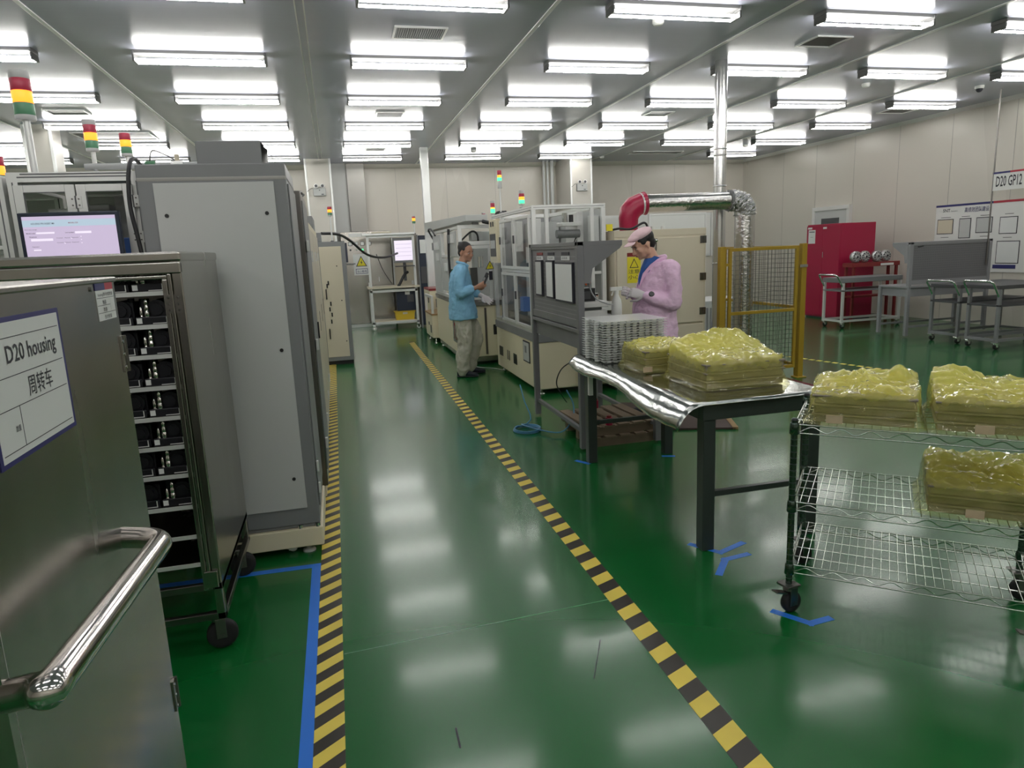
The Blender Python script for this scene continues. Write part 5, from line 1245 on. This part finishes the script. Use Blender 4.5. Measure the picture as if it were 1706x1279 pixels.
for a, b, z in ((10.1, 10.3, 1.80), (9.72, 9.88, 1.80), (9.33, 9.52, 1.80), (8.93, 9.08, 1.80), (8.93, 9.08, 1.43), (10.12, 10.28, 1.46), (9.35, 9.5, 1.46)): BB(a, b, z, z+.008, .003, 'ink').build('caption', t)
lettering('lettering', 'SNT', t, (-.0155, 10.27-9.55, 1.895-.88), (0,-1,0), (0,0,1), .15, .055, 'ink')
lettering('lettering', 'Dynamics', t, (-.0155, 10.10-9.55, 1.895-.88), (0,-1,0), (0,0,1), .13, .02, 'ink')
lettering('lettering', '高绩效团队建设', t, (-.0155, 9.83-9.55, 1.87-.88), (0,-1,0), (0,0,1), .46, .085, 'navy')
t = thing('hanging_sign', 'white D20 GP12 sign with navy red top edge hung on a rod', 'sign', (9.8, 8.45, 2.14))
MB().box(-.006, .006, 8.02-8.45, 8.745-8.45, .0, .268, 'white').build('panel', t)
MB().box(-.009, .009, 8.46-8.45, 8.745-8.45, .245, .272, 'navy').box(-.009, .009, 8.02-8.45, 8.46-8.45, .245, .272, 'crimson').build('top_edge', t)
lettering('lettering', 'D20 GP12', t, (-.0068, 8.68-8.45, .055), (0,-1,0), (0,0,1), .415, .155, 'ink')
MB().cyl((0, 8.735-8.45, 1.04-2.14), (0, 8.735-8.45, 3.599-2.14), .011, 'darksteel', 10).build('rod', t)
MB().cyl((0, 8.1-8.45, .26), (0, 8.1-8.45, 3.599-2.14), .006, 'darksteel', 8).build('wire', t)

# ---- emergency lamps, ceiling vents, detectors
def emergency(x, y, z, label):
    t = thing('emergency_lamp', label, 'emergency light', (x, y, z), 0, 'emergency lamps on the pillars')
    MB().box(-.12, .12, -.05, 0, 0, .15, 'greypanel').box(-.125, .125, -.03, 0, -.005, .155, 'greyframe').box(.03, .08, -.052, -.05, .02, .035, 'ink').cyl((-.0, -.051, .11), (0, -.054, .11), .012, 'darkgrey', 10).build('battery_box', t, bevel=.006)
    for s_ in (-.065, .065):
        MB().lathe([(.025, 0), (.042, .03), (.045, .05), (.04, .055)], (s_, -.01, .195), 'alu', 16, (0, -1, 0)).cyl((s_, -.02, .15), (s_, -.02, .18), .01, 'darkgrey', 8).cyl((s_, -.0655, .195), (s_, -.067, .195), .030, 'darkgrey', 16).build('lamp_head', t)
    MB().tube(curve_pts([(-.10, -.02, .14), (-.16, -.03, .15), (-.22, -.03, .11), (-.25, -.02, .09)]), .004, 'cable', 5).build('cable', t)
emergency(-.165, 15.485, 2.85, 'twin headed emergency lamp on the pillar at end of left row')
emergency(5.645, 15.485, 2.83, 'twin headed emergency lamp on pillar behind the spiral duct')
def vent(x0, x1, y0, y1, label, slats=0, dark='darkgrey'):
    t = thing('ceiling_vent', label, 'vent', ((x0+x1)/2, (y0+y1)/2, 3.6), 0, 'ceiling air vents')
    a, b = (x1-x0)/2, (y1-y0)/2; w = .022
    MB().box(-a, a, -b, -b+w, -.014, 0, 'trimw').box(-a, a, b-w, b, -.014, 0, 'trimw').box(-a, -a+w, -b+w, b-w, -.014, 0, 'trimw').box(a-w, a, -b+w, b-w, -.014, 0, 'trimw').build('frame', t)
    MB().box(-a+w, a-w, -b+w, b-w, -.003, 0, dark).build('opening', t)
    if slats:
        s_ = MB(); st = (2*a-2*w)/slats
        for k in range(slats): s_.box(-a+w+st*(k+.15), -a+w+st*(k+.65), -b+w, b-w, -.012, -.004, 'fixture')
        s_.build('louvre', t)
    return t
vent(.71, 1.20, 6.74, 7.10, 'slatted ceiling vent, nearest one above the aisle', 22)
vent(.77, 1.18, 10.6, 10.97, 'slatted ceiling vent, second one above the aisle', 22)
vent(.77, 1.16, 14.05, 14.4, 'slatted ceiling vent, farthest one above the aisle', 18)
vent(5.0, 5.43, 6.59, 6.97, 'dark square ceiling vent above the mesh gate')
vent(4.98, 5.4, 10.46, 10.82, 'dark square ceiling vent right of spiral duct, farther row')
vent(6.65, 7.88, 14.85, 15.2, 'long dark ceiling vent near the back wall')
vent(9.16, 9.7, 10.15, 10.5, 'dark ceiling vent close to the right wall')
vent(-1.1, -.48, 15.1, 15.35, 'dark ceiling slot vent behind the grey cabinet hood')
vent(-3.46, -2.98, 10.56, 10.88, 'square ceiling vent above the left signal towers')
vent(-3.72, -2.6, 12.28, 12.95, 'large dark ceiling opening at far left')
for i, (x, y, l) in enumerate(((3.09, 6.33, 'white smoke detector nearest, below a front ceiling light'), (8.9, 14.0, 'smoke detector near the back right corner'), (2.95, 14.45, 'smoke detector above the far glass machines'), (7.26, 8.53, 'flat round detector above the pegboard bench'), (6.2, 15.6, 'tiny smoke detector beside the right pillar'))):
    tag(MB().lathe([(.055, 0), (.055, -.025), (.042, -.045), (.02, -.05)], (0, 0, 0), 'white', 18).build('smoke_detector', loc=(x, y, 3.6)), l, 'smoke detector', 'smoke detectors on the ceiling')
t = thing('security_camera', 'small white dome camera on ceiling near right wall', 'camera', (9.2, 8.55, 3.6))
MB().lathe([(.06, 0), (.06, -.03), (.05, -.04)], (0, 0, 0), 'white', 18).build('mount', t)
MB().ball((0, 0, -.045), .045, 'ink').build('dome', t)
MB().tube([(0, 0, 0)], .001, 'ink') if False else None
# ================================================================ PEOPLE
def V(*a): return Vector(a)
def limb(mb, pts, rad, m, n=14, k=5):
    c = curve_pts(pts, k); rr = []
    N = len(c)-1; L_ = len(rad)-1
    for i in range(len(c)):
        t = i/N*L_; j = min(int(t), L_-1); f = t-j
        rr.append(rad[j]*(1-f)+rad[j+1]*f)
    mb.tube(c, rr, m, n)
    mb.ball(c[0], rad[0]*.98, m, 10, 7); mb.ball(c[-1], rad[-1]*.98, m, 10, 7)
def trunk(mb, rows, m, n=20):
    """rows: z, centre x, half depth (x), half width (y)"""
    zs = rows; c = []
    for i in range(len(rows)-1):
        for j in range(4):
            t = j/4; a, b = rows[i], rows[i+1]; s = t
            c.append([a[q]*(1-s)+b[q]*s for q in range(4)])
    c.append(rows[-1])
    mb.loft([((x, 0, z), (dx, 0, 0), (0, dy, 0)) for z, x, dx, dy in c], m, n)
def head(mb, c, R, m, ears=True):
    P = lambda x, y, z: c + R @ V(x, y, z)
    mb.ball(P(-.012, 0, .035), .1, m, 20, 14, (.98, .78, .87), R)
    mb.ball(P(.028, 0, -.02), .078, m, 18, 12, (.78, .80, 1.05), R)
    mb.ball(P(.034, 0, -.074), .05, m, 16, 10, (.95, .98, .72), R)
    mb.ball(P(.064, 0, -.092), .021, m, 12, 8, (1, 1.2, .8), R)
    for s in (-1, 1):
        mb.ball(P(.0, s*.043, -.058), .033, m, 12, 8, (1, .7, 1.1), R)
        mb.ball(P(.074, s*.030, .020), .018, m, 12, 8, (.7, 1.3, .55), R)
        mb.ball(P(.056, s*.042, -.026), .026, m, 12, 8, (1, .9, .9), R)
        mb.ball(P(.098, s*.012, -.036), .0095, m, 8, 6, (1, 1, .8), R)
        mb.ball(P(.072, s*.031, -.001), .0135, m, 10, 8, (1, 1.15, .9), R)
        if ears:
            mb.ball(P(-.012, s*.078, -.004), .031, m, 12, 8, (.62, .25, 1), R)
            mb.ball(P(-.006, s*.080, -.030), .012, m, 8, 6, (1, .5, 1), R)
    mb.tube([P(.082, 0, .014), P(.094, 0, -.006), P(.106, 0, -.030)], [.009, .0105, .0135], m, 12)
    mb.ball(P(.106, 0, -.032), .0135, m, 12, 8)
    mb.ball(P(.082, 0, -.060), .017, m, 12, 8, (.75, 1.5, .8), R)
def face_parts(t, c, R, look_down=False):
    P = lambda x, y, z: c + R @ V(x, y, z)
    for s in (-1, 1):
        e = MB().ball(P(.0795, s*.031, -.001), .0105, 'eye', 12, 8, (.75, 1.25, .35 if look_down else .6), R).build('eye', t)
        MB().ball(P(.0865, s*.031, -.0025), .0052, 'ink', 10, 6, (.5, 1, .6 if look_down else 1), R).tube([P(.0875, s*.018, .006), P(.090, s*.031, .009), P(.082, s*.046, .004)], [.0012, .0016, .001], 'ink', 5).build('iris', e)
        MB().tube([P(.090, s*.014, .021), P(.090, s*.03, .026), P(.080, s*.046, .020)], [.003, .0036, .002], 'hair', 6).build('eyebrow', t)
    MB().ball(P(.0935, 0, -.0575), .0075, 'lips', 12, 8, (.6, 2.4, .55), R).ball(P(.092, 0, -.0655), .0075, 'lips', 12, 8, (.65, 2.1, .65), R).build('lips', t)
def hand(mb, w, d, pn, m, curl=(.5, .7, .5), sc=1.0, thumb=.6, side=1, spread=.10):
    """w wrist, d pointing direction, pn the way the palm faces, side: thumb side is side * (d x pn)"""
    d = d.normalized(); pn = (pn - d*pn.dot(d)).normalized(); s = d.cross(pn)*side
    P = lambda a, b, c: w + d*a*sc + s*b*sc + pn*c*sc
    mb.loft([(P(-.012, 0, 0), s*.026*sc, pn*.019*sc), (P(.02, 0, 0), s*.033*sc, pn*.018*sc), (P(.055, 0, 0), s*.041*sc, pn*.0155*sc), (P(.088, 0, 0), s*.041*sc, pn*.0125*sc), (P(.100, 0, 0), s*.036*sc, pn*.010*sc)], m, 16)
    for k, (b, L_, r) in enumerate(((.030, .070, .0088), (.0105, .079, .0090), (-.0095, .074, .0087), (-.029, .058, .0078))):
        p = P(.090, b, 0); dd = (d + s*spread*(1.5-k)*.6).normalized(); a = 0; pts = [P(.07, b*.95, 0), p]
        for q, fr_ in enumerate((.44, .31, .25)):
            a += curl[q]*(1+.08*k); v = dd*math.cos(a) + pn*math.sin(a); p = p + v*L_*fr_*sc; pts.append(p)
        mb.tube(pts, [r*sc, r*1.02*sc, r*.98*sc, r*.9*sc, r*.78*sc], m, 10); mb.ball(pts[-1], r*.78*sc, m, 8, 6); 
        for q in pts[1:-1]: mb.ball(q, r*1.02*sc, m, 8, 6)
    p0 = P(.018, .026, .004); v = (d*.75 + s*.75 + pn*thumb*.5).normalized(); v2 = (d*.95 + s*.15 + pn*thumb).normalized()
    p1 = p0+v*.040*sc; p2 = p1+v2*.030*sc; p3 = p2+(v2+d*.2+pn*.2*thumb).normalized()*.024*sc
    mb.tube([p0, p1, p2, p3], [.0145*sc, .0115*sc, .0100*sc, .0082*sc], m, 10); mb.ball(p3, .0082*sc, m, 8, 6); mb.ball(p1, .0115*sc, m, 8, 6); mb.ball(p2, .0100*sc, m, 8, 6)
def shoe(t, a, yaw, m, sole='white', L_=.27):
    """a: ankle ground point"""
    c, s = math.cos(yaw), math.sin(yaw); X = V(c, s, 0); Y_ = V(-s, c, 0); A = Vector(a)
    def ring(f, hw, z0, z1): return (A+X*f+V(0, 0, (z0+z1)/2), Y_*hw, V(0, 0, (z1-z0)/2))
    b = MB().loft([ring(-.075, .022, .02, .07), ring(-.07, .034, .015, .095), ring(-.03, .042, .012, .11), ring(.02, .042, .012, .105), ring(.07, .044, .012, .08), ring(.12, .048, .012, .062), ring(.16, .044, .012, .052), ring(.19, .03, .014, .04), ring(.197, .012, .02, .034)], m, 18)
    b.cyl(A+V(0, 0, .06)-X*.02, A+V(0, 0, .13)-X*.02, .045, m, 16)
    o = b.build('shoe', t)
    MB().loft([(A+X*f+V(0, 0, z), Y_*hw, X*0+V(0, 0, .010)) for f, hw, z in ((-.08, .02, .011), (-.07, .036, .011), (-.02, .043, .011), (.05, .045, .011), (.12, .050, .011), (.17, .042, .012), (.198, .018, .014))], sole, 12).build('sole', o)
# ---- man in light blue jacket
t = thing('person', 'person in light blue jacket and khaki trousers holding a black device at machine', 'person', (1.56, 8.72, 0), math.radians(-12))
HR = Matrix.Rotation(math.radians(-42), 3, 'Z') @ Matrix.Rotation(math.radians(8), 3, 'Y')
hc = V(.055, -.0, 1.565)
rS, rE, rW = V(-.02, -.185, 1.345), V(-.03, -.245, 1.08), V(.165, -.235, 1.135)
lS, lE, lW = V(-.01, .185, 1.345), V(.05, .25, 1.09), V(.235, .17, 1.00)
b = MB()
head(b, hc, HR, 'skind')
limb(b, [V(-.015, 0, 1.36), V(.005, 0, 1.44), hc+V(-.02, 0, -.04)], [.062, .054, .052], 'skind')
trunk(b, [(.86, -.03, .08, .13), (1.0, -.03, .075, .12), (1.2, -.03, .085, .135), (1.35, -.02, .07, .15), (1.40, -.015, .045, .08)], 'skind')
for S_, E_, W_ in ((rS, rE, rW), (lS, lE, lW)):
    limb(b, [S_, E_], [.05, .038], 'skind'); limb(b, [E_, (E_+W_)/2, W_], [.038, .038, .026], 'skind')
hand(b, rW+V(.01, 0, .003), V(1, .15, .35), V(0, 1, .25), 'skind', (.55, .85, .5), 1.0, .7, -1)
for s in (-1, 1):
    limb(b, [V(-.02, s*.085, .88), V(.0 if s < 0 else .09, s*.10, .48), V(-.06 if s < 0 else .02, s*.11, .07)], [.08, .055, .04], 'skind')
bd = b.build('body', t, remesh=.0065, smoothit=3)
face_parts(t, hc, HR)
P = lambda x, y, z: hc + HR @ V(x, y, z)
h = MB().ball(P(-.026, 0, .059), .100, 'hair', 20, 14, (.95, .835, .775), HR).ball(P(-.055, 0, -.002), .066, 'hair', 16, 10, (.85, 1.08, 1.0), HR).ball(P(-.028, .062, .018), .036, 'hair', 12, 8, (1, .6, 1.1), HR).ball(P(.018, .064, .048), .026, 'hair', 12, 8, (1, .6, 1), HR).ball(P(.018, -.064, .048), .026, 'hair', 12, 8, (1, .6, 1), HR).ball(P(-.028, -.062, .018), .036, 'hair', 12, 8, (1, .7, 1), HR)
h.build('hair', t, remesh=.006, smoothit=2)
j = MB()
trunk(j, [(.735, -.015, .180, .225), (.80, -.02, .182, .222), (.92, -.03, .168, .205), (1.08, -.035, .150, .198), (1.22, -.035, .140, .205), (1.32, -.030, .115, .205), (1.38, -.02, .088, .150), (1.415, -.008, .070, .085)], 'bluejacket', 26)
limb(j, [V(-.025, -.13, 1.365), rS+V(0, 0, -.01), (rS+rE)/2+V(-.015, -.01, 0), rE+V(-.005, 0, -.01)], [.07, .082, .074, .066], 'bluejacket')
limb(j, [rE+V(-.005, 0, -.01), rE*.35+rW*.65], [.066, .060], 'bluejacket')
limb(j, [V(-.02, .13, 1.365), lS, (lS+lE)/2, lE], [.07, .082, .074, .066], 'bluejacket')
limb(j, [lE, lE*.4+lW*.6], [.066, .058], 'bluejacket')
jo = j.build('jacket', t, remesh=.010, smoothit=5); clouds(jo, .030, .085)
cl = MB()
cl.tube([V(.075, -.045, 1.395), V(.03, -.070, 1.43), V(-.045, -.055, 1.448), V(-.062, 0, 1.452), V(-.045, .055, 1.448), V(.03, .070, 1.43), V(.075, .045, 1.395)], .017, 'bluejacket', 8)
cl.build('collar', jo)
tr = MB()
trunk(tr, [(.70, -.015, .125, .155), (.84, -.02, .12, .155), (.95, -.025, .11, .15)], 'khaki', 22)
limb(tr, [V(-.025, -.08, .84), V(-.02, -.10, .62), V(-.01, -.115, .45), V(-.05, -.12, .26), V(-.06, -.12, .09)], [.108, .105, .098, .088, .082], 'khaki')
limb(tr, [V(-.01, .08, .84), V(.07, .10, .64), V(.125, .11, .47), V(.07, .12, .27), V(.03, .13, .09)], [.105, .102, .095, .085, .078], 'khaki')
to = tr.build('trousers', t, remesh=.010, smoothit=5); clouds(to, .040, .075)
g = MB(); hand(g, lW+V(.0, -.005, 0), V(1, -.45, -.75), V(.3, -1, .3), 'glove', (.22, .3, .25), 1.1, .5, 1, .22)
limb(g, [lE*.35+lW*.65, lW], [.034, .031], 'glove')
g.build('glove', t, remesh=.0055, smoothit=2)
shoe(t, (-.06, -.12, 0), -.1, 'navyshoe', 'ink'); shoe(t, (.03, .13, 0), .1, 'navyshoe', 'ink')
hw = t.matrix_basis @ V(0, 0, 0)
dv = thing('handheld_device', 'small black handheld device gripped by the person in blue', 'device', (1.56, 8.72, 0), math.radians(-12))
MB().obox(V(.285, -.195, 1.215), (.5, .1, 1), (0, 1, 0), (1, 0, -.5), .065, .028, .013, 'black').obox(V(.27, -.195, 1.235), (.5, .1, 1), (0, 1, 0), (1, 0, -.5), .025, .022, .016, 'greyframe').build('case', dv, bevel=.005)
MB().obox(V(.302, -.195, 1.28), (.5, .1, 1), (0, 1, 0), (1, 0, -.5), .03, .03, .02, 'black').build('scan_head', dv, bevel=.006)

# ---- person in pink coat and cap
t = thing('person', 'person in pink work coat, pink cap and white gloves looking down at workstation', 'person', (2.70, 5.60, .022), PI)
HR = Matrix.Rotation(math.radians(26), 3, 'Y')
hc = V(.115, 0, 1.548)
S1, E1, W1 = V(-.055, .19, 1.325), V(-.045, .245, 1.055), V(.165, .150, 1.125)
S2, E2, W2 = V(-.055, -.19, 1.325), V(-.03, -.235, 1.06), V(.175, -.095, 1.135)
b = MB(); head(b, hc, HR, 'skin')
limb(b, [V(-.03, 0, 1.34), V(.02, 0, 1.42), hc+V(-.045, 0, -.035)], [.062, .056, .055], 'skin')
trunk(b, [(.86, -.01, .09, .13), (1.0, -.01, .085, .12), (1.2, -.02, .09, .14), (1.33, -.03, .07, .15), (1.38, -.02, .045, .08)], 'skin')
for a, e, w in ((S1, E1, W1), (S2, E2, W2)):
    limb(b, [a, e], [.05, .038], 'skin'); limb(b, [e, (e+w)/2, w], [.038, .036, .027], 'skin')
for s in (-1, 1): limb(b, [V(-.01, s*.09, .88), V(.03, s*.14, .48), V(-.0, s*.19, .07)], [.08, .055, .04], 'skin')
b.build('body', t, remesh=.0065, smoothit=3)
face_parts(t, hc, HR, True)
P = lambda x, y, z: hc + HR @ V(x, y, z)
h = MB().ball(P(-.030, 0, .050), .100, 'hair', 20, 14, (.97, .84, .80), HR).ball(P(-.062, 0, -.0), .064, 'hair', 16, 10, (.85, 1.12, 1.1), HR).ball(P(-.0, .064, .032), .032, 'hair', 12, 8, (1.2, .6, .9), HR).ball(P(-.0, -.064, .032), .032, 'hair', 12, 8, (1.2, .6, .9), HR).ball(P(.025, .055, .055), .026, 'hair', 12, 8, (1.1, .7, .8), HR).ball(P(.025, -.055, .055), .026, 'hair', 12, 8, (1.1, .7, .8), HR)
h.build('hair', t, remesh=.006, smoothit=2)
cp = MB().ball(P(-.022, 0, .090), .106, 'pinkcap', 24, 14, (1.0, .88, .45), HR).ball(P(.03, 0, .086), .082, 'pinkcap', 18, 12, (.9, .96, .40), HR)
cpo = cp.build('cap', t, remesh=.007, smoothit=4)
br = MB(); vs = []
for i in range(13):
    a = (i/12-.5)*2.2
    for f, r in ((0, .0), (1, .078)):
        vs.append(P(.052+(.05+r)*math.cos(a)*(.9 if f else .75), (.078+r*.22)*math.sin(a)*1.02, .080-.014*f-.012*abs(math.sin(a))))
br.add(vs, [(2*i, 2*i+1, 2*i+3, 2*i+2) for i in range(12)], 'pinkcap', True)
bo = br.build('cap_brim', cpo); sd = bo.modifiers.new('s', 'SOLIDIFY'); sd.thickness = .004
sb = bo.modifiers.new('u', 'SUBSURF'); sb.levels = sb.render_levels = 1
c_ = MB()
trunk(c_, [(.70, .01, .200, .235), (.82, .01, .195, .230), (.95, .01, .185, .220), (1.08, .005, .175, .210), (1.20, -.01, .160, .212), (1.29, -.03, .130, .212), (1.355, -.035, .098, .165), (1.40, -.02, .075, .090)], 'pinkcoat', 28)
for a, e, w, y in ((S1, E1, W1, .13), (S2, E2, W2, -.13)):
    limb(c_, [V(-.04, y, 1.345), a, (a+e)/2+V(-.01, 0, 0), e+V(-.01, 0, -.005)], [.072, .084, .076, .068], 'pinkcoat')
    limb(c_, [e+V(-.01, 0, -.005), e*.5+w*.5+V(0, 0, -.008), e*.08+w*.92], [.068, .060, .044], 'pinkcoat')
co = c_.build('coat', t, remesh=.010, smoothit=5); clouds(co, .034, .09)
lp = MB()
for s in (-1, 1):
    lp.loft([(V(-.065, s*.055, 1.425), V(0, .012, .022), V(.02, 0, 0)), (V(.0, s*.082, 1.405), V(0, .010, .026), V(.03, 0, 0)), (V(.07, s*.060, 1.355), V(.004, .010, .028), V(.02, 0, -.01)), (V(.13, s*.040, 1.28), V(.004, .006, .030), V(.01, 0, -.01)), (V(.155, s*.022, 1.20), V(.003, .004, .012), V(.006, 0, -.01))], 'pinkcoat', 12)
lp.tube([V(-.06, .06, 1.43), V(-.095, 0, 1.44), V(-.06, -.06, 1.43)], .022, 'pinkcoat', 8)
lp.build('lapel', co)
MB().loft([(V(.01, 0, 1.445), V(.060, 0, .02), V(0, .060, 0)), (V(.03, 0, 1.40), V(.066, 0, .02), V(0, .066, 0)), (V(.07, 0, 1.33), V(.06, 0, .02), V(0, .055, 0)), (V(.11, 0, 1.25), V(.045, 0, .01), V(0, .035, 0)), (V(.13, 0, 1.18), V(.02, 0, 0), V(0, .01, 0))], 'blueshirt', 18).build('shirt', t)
tr = MB()
for s in (-1, 1): limb(tr, [V(.0, s*.09, .86), V(.02, s*.13, .50), V(-.0, s*.19, .08)], [.11, .088, .070], 'darktrouser')
tr.build('trousers', t, remesh=.012, smoothit=3)
for w, e, dd, pn, sd_ in ((W1, E1, V(1, -.45, .30), V(.2, -1, -.1), 1), (W2, E2, V(1, .35, .25), V(.1, 1, .1), -1)):
    g = MB(); hand(g, w+V(.012, 0, .004), dd, pn, 'glove', (.75, .9, .6), 1.08, .8, sd_)
    limb(g, [e*.22+w*.78, w], [.036, .033], 'glove'); g.build('glove', t, remesh=.0055, smoothit=2)
d_ = (W1-E1).normalized(); wc = E1*.20+W1*.80
wt = MB().lathe([(.047, -.012), (.049, -.009), (.049, .009), (.047, .012)], wc, 'black', 20, d_)
nn = (V(0, 1, .5)-d_*V(0, 1, .5).dot(d_)).normalized()
wt.lathe([(.024, .046), (.024, .056), (.020, .058)], wc, 'black', 20, nn).lathe([(.019, .0585), (.019, .0590)], wc, 'darkgrey', 16, nn)
wt.build('wristwatch', t)
for s in (-1, 1): shoe(t, (0, s*.19, 0), 0, 'navyshoe', 'white')
